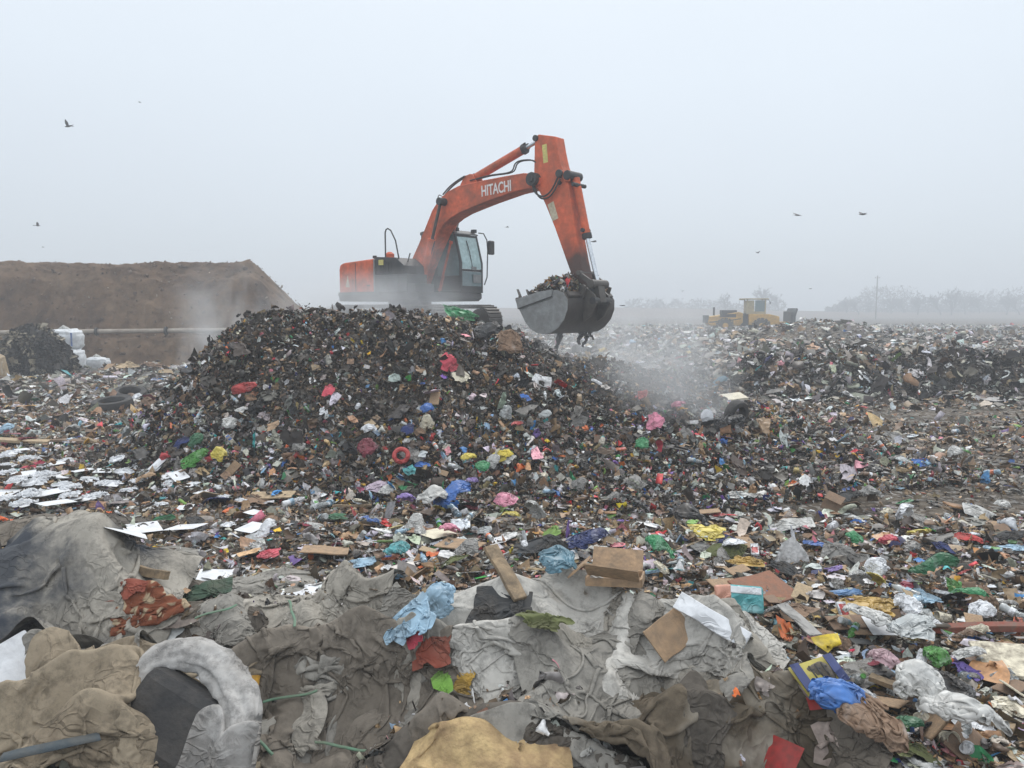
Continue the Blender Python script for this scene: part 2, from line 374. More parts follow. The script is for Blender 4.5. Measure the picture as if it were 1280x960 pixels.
def _ridge(x, y, seed):
    """a few long sharp folds in two main directions"""
    r_ = np.random.default_rng(seed+1000); z = 0
    for k in range(3):
        a = r_.uniform(0, np.pi); f = r_.uniform(1.3, 2.6)*(1+.5*k); t_ = (x*np.cos(a)+y*np.sin(a))*f+.55*fbm(x*1.1+seed, y*1.1+k*7, 2, seed+k)*1.6
        z = z+(1-np.abs((t_ % 1)*2-1)*1.0)**1.3*(1.0, .55, .3)[k]*(1+.6*fbm(x*.9, y*.9+k, 1, seed+20+k))
    return z+.12*fbm(x*7, y*7, 2, seed+8)
def drape(name, c, size, rz, comp, mat, bumps=(), n=56, seed=0, steps=60, lift=.05, rough=.05, grav=.010, sub=1, thick=.006, bend=.28, parent=None, bunch=.16, tuck=0):
    """a sheet of the given size, pushed together by comp, settling over the ground and bumps (x, y, height, radius)"""
    r_ = np.random.default_rng(seed); sx, sy = size
    nu, nv = (n, max(12, int(n*sy/sx))) if sy < sx else (max(12, int(n*sx/sy)), n)
    u, v = np.meshgrid(np.linspace(-.5, .5, nu), np.linspace(-.5, .5, nv))
    uu = u*(1+.10*fbm(v*3, v*0+seed, 2, seed)); vv = v*(1+.10*fbm(u*3, u*0+seed+5, 2, seed+3))
    rest = np.stack([uu*sx, vv*sy, 0*u], -1); P = rest.copy(); P[..., 0] *= comp[0]; P[..., 1] *= comp[1]
    a = fbm(P[..., 0]*1.3+seed, P[..., 1]*1.3, 2, seed+1); b_ = fbm(P[..., 0]*1.3, P[..., 1]*1.3+seed, 2, seed+2)
    P[..., 0] += bunch*sx*a; P[..., 1] += bunch*sy*b_
    if tuck:
        e_ = np.maximum(np.abs(u), np.abs(v))*2; P[..., :2] *= (1-tuck*e_**3)[..., None]
    ca, sa = math.cos(rz), math.sin(rz); P[..., :2] = P[..., :2]@np.array([[ca, sa], [-sa, ca]])
    # ground under the sheet looked up from a small table
    ext = float(np.abs(P[..., :2]).max())+.5; gn = 90; gx = np.linspace(-ext, ext, gn); GX, GY = np.meshgrid(gx, gx)
    T_ = H(GX+c[0], GY+c[1])
    for (bx_, by_, bh, br) in bumps:
        d = np.clip(1-((GX+c[0]-bx_)**2+(GY+c[1]-by_)**2)/br**2, 0, 1); an = np.arctan2(GY+c[1]-by_, GX+c[0]-bx_); T_ = T_+bh*(1-np.sqrt(1-d)*(1+.18*np.sin(an*3+seed)+.1*np.sin(an*5+seed*2))).clip(0, 1)**.85
    T_ = T_.astype(np.float32)
    def HB(x, y):
        fx_ = np.clip((x+ext)/(2*ext)*(gn-1), 0, gn-1.001); fy_ = np.clip((y+ext)/(2*ext)*(gn-1), 0, gn-1.001)
        i = fx_.astype(np.int32); j = fy_.astype(np.int32); fx_ = fx_-i; fy_ = fy_-j
        return (T_[j, i]*(1-fx_)+T_[j, i+1]*fx_)*(1-fy_)+(T_[j+1, i]*(1-fx_)+T_[j+1, i+1]*fx_)*fy_
    P[..., 2] = HB(P[..., 0], P[..., 1])+lift+rough*_ridge(P[..., 0], P[..., 1], seed)+r_.normal(0, rough*.15, u.shape)
    P = fold_sheet(rest, P, HB, steps, grav, bend).reshape(-1, 3).astype(float)+[c[0], c[1], 0]
    if name is None: return P, gridfaces(nv, nu)
    o = P.mean(0); o[2] = float(H(o[0], o[1]))
    ob = npmesh(name, P-o, gridfaces(nv, nu), True, mat, parent, tuple(o))
    if thick: q = ob.modifiers.new('thickness', 'SOLIDIFY'); q.thickness = thick; q.offset = 0
    if sub: q = ob.modifiers.new('smooth', 'SUBSURF'); q.levels = sub; q.render_levels = sub
    return ob
def t_fold(seed, n=24, comp=(.6, .7), bump=0, br=.35, steps=40, tuck=.2, grav=.008, rough=.05, bend=.28, asp=1.0):
    """unit crumpled piece lying on a flat: film (bump 0) or a filled bag"""
    r_ = np.random.default_rng(seed); u, v = np.meshgrid(np.linspace(-.5, .5, n), np.linspace(-.5, .5, n))
    rest = np.stack([u, v*asp, 0*u], -1); P = rest.copy(); P[..., 0] *= comp[0]; P[..., 1] *= comp[1]
    P[..., 0] += .14*fbm(u*2.6+seed, v*2.6, 2, seed+1); P[..., 1] += .14*fbm(u*2.6, v*2.6+seed, 2, seed+2)
    e_ = np.hypot(u, v)*2; P[..., :2] *= (1-tuck*np.clip(e_, 0, 1)**3)[..., None]
    dx, dy, el = r_.uniform(-.08, .08), r_.uniform(-.08, .08), r_.uniform(1, 1.5)
    def HB(x, y):
        d = np.clip(1-(((x-dx)/el)**2+(y-dy)**2)/br**2, 0, 1); lum = 1+.35*np.sin(x*9+seed)*np.cos(y*8)
        return bump*np.sqrt(d)*(.3+.7*d)*lum
    P[..., 2] = HB(P[..., 0], P[..., 1])+.03+rough*fbm(P[..., 0]*6, P[..., 1]*6, 3, seed+9)+r_.normal(0, rough*.2, u.shape)
    P = fold_sheet(rest, P, HB, steps, grav, bend).reshape(-1, 3).astype(float)
    P[:, :2] -= P[:, :2].mean(0); P /= max(np.ptp(P[:, 0]), np.ptp(P[:, 1])); return P, gridfaces(n, n)
BAGT = [t_fold(100+k, 46, (.52, .52), .24+.04*(k % 3), .32, 50, .35, rough=.09, bend=.2) for k in range(6)]      # filled bags
FILMT = [t_fold(200+k, 42, (.45+.06*(k % 3), .62), 0.02, .3, 30, .15, rough=.10, bend=.2) for k in range(6)]   # crumpled film
RAGT = [t_fold(300+k, 38, (.4, .7), .08, .3, 35, .1, rough=.09, bend=.25) for k in range(4)]         # bunched rags
PAPT = [t_fold(400+k, 14, (.86, .84), 0, .3, 12, 0, rough=.16, bend=.9, asp=.75) for k in range(4)]  # stiff bent paper
CRM = [t_fold(500+k, 9, (.5, .65), .05, .3, 18, .1, rough=.10) for k in range(14)]          # small crumples for litter
CRL = [t_fold(600+k, 8, (.55, .6), .26, .34, 20, .35, rough=.06) for k in range(8)]
FILMS_LO = [t_fold(700+k, 14, (.5+.05*(k % 4), .62), .04, .3, 22, .1, rough=.13, bend=.2) for k in range(14)]
# ------------------------------------------------------------ litter: many small crumpled pieces
def rand_rot(n, tilt=None):
    """random rotation matrices; tilt = limit of lean from flat, else anything"""
    a = rng.uniform(0, 2*np.pi, n)
    if tilt is None:
        q = rng.normal(size=(n, 4)); q /= np.linalg.norm(q, axis=1, keepdims=True)
        w_, x, y, z = q.T
        return np.stack([1-2*(y*y+z*z), 2*(x*y-z*w_), 2*(x*z+y*w_), 2*(x*y+z*w_), 1-2*(x*x+z*z), 2*(y*z-x*w_), 2*(x*z-y*w_), 2*(y*z+x*w_), 1-2*(x*x+y*y)], 1).reshape(-1, 3, 3)
    b = np.abs(rng.normal(0, tilt, n)); c = rng.uniform(0, 2*np.pi, n)
    ca, sa = np.cos(a), np.sin(a); z = np.zeros(n); o = np.ones(n)
    Rz = np.stack([ca,-sa,z,sa,ca,z,z,z,o], 1).reshape(-1, 3, 3)
    ax = np.stack([np.cos(c), np.sin(c), z], 1); K = np.zeros((n, 3, 3))
    K[:,0,1] = -ax[:,2]; K[:,0,2] = ax[:,1]; K[:,1,0] = ax[:,2]; K[:,1,2] = -ax[:,0]; K[:,2,0] = -ax[:,1]; K[:,2,1] = ax[:,0]
    Rt = np.eye(3)[None]+np.sin(b)[:, None, None]*K+(1-np.cos(b))[:, None, None]*(K@K)
    return Rt@Rz
def align(nrm):
    """rotations taking +z to each normal"""
    n = len(nrm); z = np.array([0, 0, 1.]); v = np.cross(np.broadcast_to(z, nrm.shape), nrm); c = nrm[:, 2]
    K = np.zeros((n, 3, 3)); K[:,0,1] = -v[:,2]; K[:,0,2] = v[:,1]; K[:,1,0] = v[:,2]; K[:,1,2] = -v[:,0]; K[:,2,0] = -v[:,1]; K[:,2,1] = v[:,0]
    return np.eye(3)[None]+K+(K@K)/(1+c)[:, None, None]
def t_sheet(k, amp):
    g = np.linspace(-.5, .5, k); X, Y = np.meshgrid(g, g); P = np.stack([X, Y, np.zeros_like(X)], -1).reshape(-1, 3)
    for _ in range(4):   # creases
        a = rng.uniform(0, np.pi); d = P[:, 0]*np.cos(a)+P[:, 1]*np.sin(a)-rng.uniform(-.3, .3)
        P[:, 2] += np.abs(d)*rng.uniform(-amp, amp)
    P += rng.normal(0, .06, P.shape)*[1, 1, amp*1.2]
    ang = np.arctan2(P[:, 1], P[:, 0]); P[:, :2] *= (1+.22*np.sin(ang*rng.integers(2, 5)+rng.uniform(0, 6)))[:, None]
    P[:, 2] -= P[:, 2].mean()
    return P, gridfaces(k, k)
def t_lump(fl):
    n, m = 7, 5; V = []
    for j in range(m):
        ph = np.pi*(j+.35)/(m-.3)
        for i in range(n):
            a = 2*np.pi*i/n+j*.4; V.append([np.sin(ph)*np.cos(a), np.sin(ph)*np.sin(a), np.cos(ph)*fl])
    V = np.array(V)*.5; V *= rng.uniform(.6, 1.25, (len(V), 1)); V *= [1, rng.uniform(.45, 1), 1]
    F_ = [[j*n+i, j*n+(i+1)%n, (j+1)*n+(i+1)%n, (j+1)*n+i] for j in range(m-1) for i in range(n)]
    F_ += [[0, 2, 4, 5], [(m-1)*n, (m-1)*n+2, (m-1)*n+4, (m-1)*n+5]]
    return V, np.array(F_)
def t_strip():
    k = 6; s = np.linspace(-.5, .5, k); a = rng.uniform(-1.2, 1.2); w_ = rng.uniform(.05, .16)
    cx = s; cy = .18*np.sin(s*5+rng.uniform(0, 6)); cz = .14*np.cos(s*4+rng.uniform(0, 6))
    tw = a*s*2.5; P = []
    for i in range(k):
        for q in (-1, 1): P.append([cx[i], cy[i]+q*w_*np.cos(tw[i]), cz[i]+q*w_*np.sin(tw[i])])
    return np.array(P), gridfaces(k, 2)
def t_slab():
    a, b, c = .5, rng.uniform(.12, .45), rng.uniform(.015, .06)
    V = np.array([(-a,-b,-c),(a,-b,-c),(a,b,-c),(-a,b,-c),(-a,-b,c),(a,-b,c),(a,b,c),(-a,b,c)])+rng.normal(0, .03, (8, 3))*[1, 1, .3]
    return V, np.array([(0,3,2,1),(4,5,6,7),(0,1,5,4),(1,2,6,5),(2,3,7,6),(3,0,4,7)])
def t_bottle():
    n = 7; prof = [(-.5,.10),(-.46,.155),(-.2,.16),(0,.13),(.2,.155),(.34,.07),(.5,.055)]
    V = [[z, r*np.cos(2*np.pi*i/n), r*np.sin(2*np.pi*i/n)*rng.uniform(.7, 1)] for z, r in prof for i in range(n)]
    m = len(prof); F_ = [[j*n+i, j*n+(i+1)%n, (j+1)*n+(i+1)%n, (j+1)*n+i] for j in range(m-1) for i in range(n)]
    return np.array(V), np.array(F_)
SHEETS = [t_sheet(4, 1.1) for _ in range(10)]+[t_sheet(4, .5) for _ in range(5)]
LUMPS = [t_lump(rng.uniform(.35, .8)) for _ in range(10)]
STRIPS = [t_strip() for _ in range(7)]
SLABS = [t_slab() for _ in range(6)]
BOTTLES = [t_bottle() for _ in range(3)]
FINE = CRM[:4]+[t_sheet(3, 1.2) for _ in range(8)]+[t_slab() for _ in range(3)]+[t_strip() for _ in range(3)]
def S(r, g, b):
    f = lambda v: (v/255/12.92 if v < 10 else ((v/255+.055)/1.055)**2.4)
    return (f(r), f(g), f(b))
# base colours of the rubbish, with weights: muddy darks, greys, browns, pale plastics, bright pieces
PAL = {
 'dark':  [S(38,34,30), S(52,45,38), S(62,54,46), S(30,30,32), S(44,40,38), S(70,60,50), S(26,26,28)],
 'earth': [S(112,88,64), S(92,72,52), S(132,106,78), S(150,122,92), S(82,68,54), S(168,140,108)],
 'grey':  [S(120,116,110), S(150,147,142), S(98,96,92), S(138,132,122), S(165,160,150)],
 'pale':  [S(222,222,220), S(200,198,192), S(188,182,172), S(228,230,234), S(205,208,212)],
 'card':  [S(176,142,104), S(196,166,126), S(158,120,84)],
 'bright':[S(40,92,160), S(60,130,190), S(26,120,70), S(50,150,60), S(190,40,42), S(214,60,70), S(220,180,30), S(206,150,40), S(220,120,140), S(60,170,175), S(220,110,50), S(110,80,150), S(150,190,215), S(236,150,160), S(40,50,120), S(160,30,60), S(120,160,70)],
}
def colours(n, wts, keys=('dark','earth','grey','pale','card','bright')):
    wts = np.array(wts, float); ki = rng.choice(len(keys), n, p=wts/wts.sum()); out = np.zeros((n, 3))
    for i, k in enumerate(keys):
        s = ki == i; c = np.array(PAL[k]); out[s] = c[rng.integers(0, len(c), s.sum())]
    v = rng.lognormal(0, .22, (n, 1)); return np.clip(out*v*(1+rng.normal(0, .06, (n, 3))), .004, .85), ki
def scatter(name, X, Y, size, wts, temps, lift=.35, tilt=.45, tumble=.4, mat=None, Z=None, nrm=None, flat=1.0, label=None, cat=None, cols=None, parent=None):
    n = len(X); Z = H(X, Y) if Z is None else Z; nr = normal(X, Y) if nrm is None else nrm
    Rm = rand_rot(n, tilt); tb = rng.random(n) < tumble; Rm[tb] = rand_rot(int(tb.sum())); Rm = align(nr)@Rm
    C, ki = colours(n, wts)
    if cols is not None: C = cols
    Sx = size[:, None]*np.stack([rng.uniform(.7, 1.3, n), rng.uniform(.45, 1.1, n), rng.uniform(.5, 1.1, n)*flat], 1)
    P = np.stack([X, Y, Z], 1)+nr*(size*lift*rng.uniform(0, 1, n))[:, None]
    ti = rng.integers(0, len(temps), n); VV = []; FF = []; CC = []; base = 0
    for k, (tv, tf) in enumerate(temps):
        s = np.where(ti == k)[0]
        if not len(s): continue
        v = np.einsum('nij,nvj->nvi', Rm[s], tv[None]*Sx[s][:, None, :])+P[s][:, None, :]
        VV.append(v.reshape(-1, 3)); nv = len(tv)
        FF.append((tf[None]+(base+np.arange(len(s))*nv)[:, None, None]).reshape(-1, 4)); base += len(s)*nv
        CC.append(np.repeat(C[s], nv, 0))
    V = np.concatenate(VV); F_ = np.concatenate(FF); C = np.concatenate(CC)
    o = npmesh(name, V, F_, True, mat or M['litter'], parent)
    at = o.data.attributes.new('col', 'FLOAT_COLOR', 'POINT')
    at.data.foreach_set('color', np.concatenate([C, np.ones((len(C), 1))], 1).astype(np.float32).ravel())
    if label: tag(o, label, cat, kind='stuff')
    return o
def sample_view(n, y0, y1, power, half=.74, pad=1.0):
    """ground positions whose density falls with distance"""
    u = rng.random(n); p = 2-power
    Y = (y0**p+u*(y1**p-y0**p))**(1/p) if abs(p) > 1e-6 else y0*(y1/y0)**u
    X = rng.uniform(-1, 1, n)*(half*Y+pad); return X, Y
NEAR = CRM+CRL+STRIPS+SLABS+BOTTLES*2+SHEETS[:4]
def on_pile(X, Y): return (pile_top(X, Y) > .15) & (Y > yfront(X)-.1) & (Y < 30)
# bare-brown patches and brighter drifts follow a slow noise
def split(X, Y): return fbm(X*.35, Y*.35, 3, 81)
LIT = 1.0
# 1 fine crumbs everywhere near
X, Y = sample_view(int(95000*LIT), 2.6, 22, 1.35)
k = (~on_pile(X, Y)) & ((X < .3+.1*Y) | (Y < 9.3) | (rng.random(len(X)) < .6+1.2*fbm(X*.18, Y*1.0, 3, 85))); X, Y = X[k], Y[k]; s_ = rng.lognormal(math.log(.030), .5, len(X))*(.7+Y/14)
scatter('ground_crumbs', X, Y, s_, [.16,.48,.12,.13,.12,.045], FINE, .5, .5, .5, label='fine brown and grey scraps and mud crumbs covering the ground', cat='litter')
# 2 mixed litter on the flat
X, Y = sample_view(int(46000*LIT), 2.8, 24, 1.3)
d = split(X, Y); k = (~on_pile(X, Y)) & (rng.random(len(X)) < .66+.6*d+.9*fbm(X*.25, Y*1.1, 3, 82)*(X > 0)-.30*((X > .5+Y*.12) & (Y > 10))); X, Y = X[k], Y[k]
s_ = np.clip(rng.lognormal(math.log(.062), .55, len(X)), .025, .26)*(.72+Y/28)
mud = (X > .3+.1*Y) & (Y > 9.3+.8*fbm(X*.5, Y*0, 2, 83)); strip_ = fbm(X*.18, Y*1.0, 3, 85)*1.0+.05; keep = (~mud) | (rng.random(len(X)) < .62+1.3*strip_); X, Y, s_, mud = X[keep], Y[keep], s_[keep], mud[keep]
scatter('mud_litter', X[mud], Y[mud], s_[mud], [.34,.30,.14,.14,.03,.05], NEAR, .35, .3, .3, flat=.6, label='muddy trodden waste on the flat right of the pile', cat='litter')
X, Y, s_ = X[~mud], Y[~mud], s_[~mud]
scatter('ground_litter', X, Y, s_, [.06,.26,.19,.34,.11,.085], NEAR, .45, .38, .35, flat=.7, label='mixed crushed plastic, paper and rags strewn over the ground', cat='litter')
# larger torn films and papers among it
X, Y = sample_view(5600, 3.2, 20, 1.5); d = fbm(X*.6, Y*.6, 3, 84); k = (~on_pile(X, Y)) & (d > -.15) & ((X < .3+.1*Y) | (Y < 9.3) | (rng.random(len(X)) < .25)); X, Y = X[k], Y[k]
scatter('torn_film', X, Y, np.clip(rng.lognormal(math.log(.115), .45, len(X)), .05, .32), [.05,.09,.24,.48,.05,.12], FILMS_LO, .25, .25, .1, flat=.8, label='torn plastic film, paper and wrappers strewn among the smaller litter', cat='litter')
X = rng.uniform(-7, 6.5, 1500); Y = yfront(X)+rng.uniform(0, .8, 1500)*(ycrest(X)-yfront(X)); k = pile_top(X, Y) > .2; X, Y = X[k], Y[k]
scatter('pile_film', X, Y, np.clip(rng.lognormal(math.log(.12), .45, len(X)), .05, .32), [.56,.14,.16,.09,.02,.04], FILMS_LO, .9, .8, .2, label='torn bags, film and rags sticking out of the face of the pile', cat='waste pile')
# 3 the pile, front and top
nP = int(140000*LIT); X = rng.uniform(-7.8, 7.2, nP); u = rng.random(nP); Y = yfront(X)-.5+u*(ycrest(X)+1.4-yfront(X))
k = (pile_top(X, Y) > .1) | (rng.random(nP) < .3); X, Y = X[k], Y[k]
s_ = np.clip(rng.lognormal(math.log(.047), .45, len(X)), .02, .19)
hgt = np.clip(H(X, Y)/2.5, 0, 1)
lowp = hgt < .33+.15*fbm(X, Y, 3, 91); ptemps = CRM+CRL+SHEETS[:5]+STRIPS*2+SLABS[:3]+BOTTLES[:1]
a = ~lowp; scatter('pile_litter', X[a], Y[a], s_[a], [.58,.19,.12,.06,.03,.03], ptemps, 1.1, .9, .6, label='dark packed household waste making up the steaming pile', cat='waste pile')
a = lowp; scatter('pile_foot_litter', X[a], Y[a], s_[a]*1.1, [.34,.18,.17,.15,.06,.10], ptemps, 1.1, .7, .6, label='paler mixed waste spilling from the foot of the pile', cat='waste pile')
X = rng.uniform(-9.5, 5, 9000); Y = rng.uniform(16, 30, 9000); k = pile_top(X, Y) > .3; X, Y = X[k], Y[k]
scatter('pile_top_litter', X, Y, rng.lognormal(math.log(.13), .4, len(X)), [.40,.2,.2,.1,.05,.05], ptemps, .5, .5, .5, label='trodden waste on top of the pile under the excavator', cat='waste pile')
# clods and stones over the earth bank
n = 9000; q = rng.integers(0, BX.size, n); X = BX.ravel()[q]+rng.normal(0, .1, n); Y = by.ravel()[q]; Zb = BZ.ravel()[q]; k = (Y < 45) & (Zb > .2); X, Y, Zb = X[k], Y[k], Zb[k]
cc = np.where((rng.random(len(X)) < .05)[:, None], np.array(S(150,140,124)), np.array(S(92,70,52)))*rng.lognormal(0, .28, (len(X), 1))
scatter('bank_clods', X, Y, rng.lognormal(math.log(.08), .5, len(X)), [1,0,0,0,0,0], LUMPS+CRL, .2, 1, .6, Z=Zb, nrm=np.tile([0, -.6, .8], (len(X), 1)), cols=cc, label='earth clods and stones stuck in the face of the earth bank', cat='clods')
# 4 middle distance
X, Y = sample_view(int(95000*LIT), 20, 130, 1.15, .72, 3)
k = rng.random(len(X)) < .8+.5*fbm(X*.12, Y*.3, 3, 99); X, Y = X[k], Y[k]
k = (~on_pile(X, Y)) & ((Y < 36) | (X > -8)); X, Y = X[k], Y[k]; s_ = np.clip(rng.lognormal(math.log(.15), .5, len(X)), .06, .4)*np.clip(.6+Y/60, 0, 1.5)
scatter('far_litter', X, Y, s_, [.14,.20,.34,.26,.04,.02], SHEETS+CRL+SLABS+CRM, .5, .4, .35, flat=.7, label='grey and brown refuse spread across the distant tip', cat='litter')
# pale torn sheeting along the foot of the long bank
n = 900; X = rng.uniform(6, 26, n); Y = np.interp(X, [4.5,6.5,9,14,22,30], [26,23.6,22.6,21.8,22.2,24])+rng.normal(-.1, .35, n); k = fbm(X*.6, Y*0, 3, 97) > -.1; X, Y = X[k], Y[k]
scatter('bank_foot_film', X, Y, rng.lognormal(math.log(.22), .4, len(X)), [.05,.05,.30,.60,0,0], CRM, .4, .6, .4, label='pale torn sheeting lying along the foot of the long dark bank', cat='plastic film')
# 5 black plastic in the windrow
n = 24000; X = rng.uniform(5, 32, n); u = rng.random(n); wf = np.interp(X, [4.5,6.5,9,14,22,30], [26,23.6,22.6,21.8,22.2,24]); Y = wf-.2+u**1.2*3.4
blk = (fbm(X*.45, Y*.3, 3, 95) > -.2) & (Y < wf+2.6); s_ = np.clip(rng.lognormal(math.log(.15), .5, n), .06, .6)
scatter('windrow_film', X[blk], Y[blk], s_[blk], [.80,.03,.08,.09,0,.015], CRM+STRIPS*5, .6, .9, .6, label='torn black plastic film and rags hanging in the long bank', cat='plastic film')
a = ~blk; scatter('windrow_waste', X[a], Y[a], s_[a]*.8, [.30,.2,.28,.17,.02,.03], NEAR, .8, .8, .6, label='grey compacted rags and waste in the long bank', cat='waste bank')
# ------------------------------------------------------------ excavator
GZ = 1.85
EX = empty('excavator', (-2.946, 23.5, GZ), R(-40))
tag(EX, 'large orange tracked excavator standing on the waste pile with raised boom', 'excavator')
O = 1.208     # boom foot above the tracks' ground
def up(pts): return [(a, b+O) for a, b in pts]
# undercarriage
for sgn in (-1, 1):
    tr = MB(); yc = sgn*1.05-.0; x0, x1, hh, r = -2.1, 1.9, .84, .42
    path = []
    for i in range(13): a = math.pi/2+math.pi*i/12; path.append((x0+r*math.cos(a), r+r*math.sin(a)))
    for i in range(13): a = -math.pi/2+math.pi*i/12; path.append((x1+r*math.cos(a), r+r*math.sin(a)))
    path2 = [(a, b) for a, b in path]
    L = MB()
    # link belt: outer loop as a band, pads as separate lugs in the same mesh
    tot = []
    for i in range(len(path2)):
        a, b = path2[i], path2[(i+1) % len(path2)]; dl = math.dist(a, b); nn = max(1, round(dl/.19))
        for k_ in range(nn):
            f_ = k_/nn; tot.append(((a[0]+(b[0]-a[0])*f_, a[1]+(b[1]-a[1])*f_), math.atan2(b[1]-a[1], b[0]-a[0])))
    for (c, ang) in tot:
        if math.dist(c, (0, 0)) >= 0:
            rot = Matrix.Rotation(-ang, 3, 'Y')
            L.box((c[0], yc, c[1]), (.17, .60, .045), rot)
            L.box((c[0]-math.sin(-ang)*.04*0, yc, c[1]), (.03, .58, .12), rot)
    tk = L.build('track', M['steel'], EX, .006)
    fr = MB(); fr.prism([(x0, .25), (x1, .25), (x1-.1, .62), (x0+.1, .62)], yc-.2, yc+.2); fr.build('track_frame', M['dark'], tk, .02)
    wl = MB()
    for cx, rr in ((x0, .36), (x1, .36)): wl.tube([(cx, yc-.26, r), (cx, yc+.26, r)], rr, 20)
    for q in range(6): wl.tube([(x0+.65+q*.55, yc-.25, .19), (x0+.65+q*.55, yc+.25, .19)], .12, 14)
    wl.build('roller', M['steel'], tk, .01)
b = MB(); b.box((-.2, 0, .55), (2.2, 1.7, .4)); b.tube([(-.2, 0, .7), (-.2, 0, 1.02)], .65, 28); b.build('carbody', M['dark'], EX, .02)
# house: floor frame
b = MB(); b.prism([(-1.95, 1.00), (1.45, 1.00), (1.58, 1.08), (1.58, 1.24), (-1.99, 1.24)], -1.3, 1.3); b.build('house_frame', M['dark'], EX, .03)
b = MB(); b.box((-1.0, -1.28, 1.22), (1.9, .1, .1)); b.build('side_step', M['grey'], EX, .01)
# counterweight and orange side doors
pts = []
for i in range(9):
    a = math.pi/2*i/8; pts.append((-1.92+.22-.22*math.cos(a), 2.16-.12+.12*math.sin(a)))
b = MB(); b.prism([(-1.93, 1.242), (-1.93, 1.95)]+[(-1.90, 2.06), (-1.84, 2.12), (-1.7, 2.155), (-.33, 2.225), (-.33, 1.242)], -1.305, -.55)
b.build('engine_door', M['orange'], EX, .05)
b = MB(); b.box((-1.93+.02, -.93, 1.7), (.04, .7, .8)); 
b = MB(); b.prism([(-2.10, 1.15), (-2.16, 1.3), (-2.16, 1.95), (-2.05, 2.12), (-1.9, 2.16), (-1.25, 2.19), (-1.25, 1.15)], -.548, 1.3); b.build('counterweight', M['orange'], EX, .10)
b = MB(); b.box((-.8, .35, 1.72), (.88, 1.7, .95)); b.build('engine_hood', M['grey'], EX, .05)
b = MB(); b.box((-1.13, -1.312, 1.7), (.015, .012, .86)); b.box((-.55, -1.312, 1.45), (.12, .02, .03)); b.build('door_seam', M['dark'], EX)
b = MB(); b.raw([(-1.62,-1.3085,1.42),(-1.42,-1.3085,1.42),(-1.5,-1.3085,1.78)], [(0,1,2)]); b.build('pale_mark', M['pale_decal'], EX)
b = MB(); b.box((-.298, -.93, 1.72), (.05, .76, .98)); b.build('door_edge', M['bucket_side'], EX, .01)
# pump compartment (upper dark box) and tank / step boxes
b = MB(); b.prism([(-.27, 1.76), (-.27, 2.22), (-.2, 2.27), (.62, 2.22), (.98, 1.98), (.98, 1.76)], -1.29, -.5)
for q in range(5): b.box((.15+.12*q-.2, -1.3, 1.95), (.03, .03, .30))
b.build('pump_cover', M['dark'], EX, .02)
b = MB(); b.box((.42, -.92, 1.50), (1.38, .78, .5)); b.box((1.28, -.93, 1.36), (.34, .7, .24))
for q in range(3): b.box((.15+.4*q, -1.315, 1.5), (.34, .02, .36))
b.build('tool_box', M['grey'], EX, .03)
b = MB(); b.box((.02, -1.306, 2.10), (.20, .016, .15)); b.build('warning_label', M['yellow_decal'], EX)
b = MB(); hx = .12
b.tube([(hx-.02, -1.2, 2.2), (hx-.02, -1.2, 2.95), (hx+.02, -1.2, 3.03), (hx+.09, -1.2, 3.06), (hx+.22, -1.2, 3.0), (hx+.42, -1.2, 2.7), (hx+.55, -1.2, 2.2)], .021, 8)
b.build('handrail', M['dark'], EX, smooth=True)
b = MB(); b.tube([(.0, -.95, 2.2), (.0, -.95, 2.36)], .13, 18); b.tube([(.0, -.95, 2.36), (.0, -.95, 2.42)], [.13, .06], 18); b.build('air_cleaner_cap', M['orange'], EX, .01)
b = MB(); b.tube([(-.95, -.7, 2.15), (-.95, -.7, 2.30)], .04, 10); b.box((-.97, -.7, 2.33), (.12, .06, .08)); b.tube([(-.5, -.8, 2.2), (-.5, -.8, 2.3)], .03, 8); b.build('exhaust_stub', M['dark'], EX)
b = MB(); b.tube([(.82, -1.0, 2.1), (.92, -1.0, 2.34)], .018, 8); b.build('lever_rail', M['dark'], EX)
# cab on the far side of the boom
CB = MB(); y0, y1 = .34, 1.30; zb, zt = 1.245, 3.03
xf, xb = 1.62, -.05
prof = [(xb, zb), (xf-.06, zb), (xf, zb+.12), (xf-.02, zb+.9), (xf-.24, zt-.12), (xf-.36, zt-.03), (xb+.1, zt), (xb, zt-.08)]
def strut(mb, p, q, w_=.07, d_=.07):
    p, q = Vector(p), Vector(q); z = (q-p).normalized(); mb.box((p+q)/2, (w_, d_, (q-p).length), z.to_track_quat('Z', 'Y').to_matrix())
for y in (y0+.035, y1-.035):
    strut(CB, (xf-.035, y, zb), (xf-.035, y, zb+.9)); strut(CB, (xf-.035, y, zb+.88), (xf-.27, y, zt-.08)); strut(CB, (xb+.05, y, zb), (xb+.05, y, zt-.04), .1, .07)
    strut(CB, (.62, y, zb), (.62, y, zt-.04), .07, .06)
    strut(CB, (xb, y, zb+.04), (xf-.02, y, zb+.04), .08, .07)
CB.box(((xb+.62)/2, y0+.03, zb+.40), (.62, .04, .8)); CB.box(((.62+xf)/2, y0+.03, zb+.25), (.95, .04, .50)); CB.box(((.62+xf)/2, y1-.03, zb+.25), (.95, .04, .5)); CB.box(((xb+.62)/2, y1-.03, zb+.4), (.62, .04, .8))
CB.box((xf-.03, (y0+y1)/2, zb+.10), (.05, .9, .20)); CB.box((xf-.03, (y0+y1)/2, zb+.66), (.05, .9, .07)); CB.box((xf-.26, (y0+y1)/2, zt-.12), (.06, .9, .08))
CB.box((xb+.04, (y0+y1)/2, zb+.5), (.05, .9, 1.0)); CB.box(((xb+xf)/2, (y0+y1)/2, zb+.02), (xf-xb-.06, .9, .05))
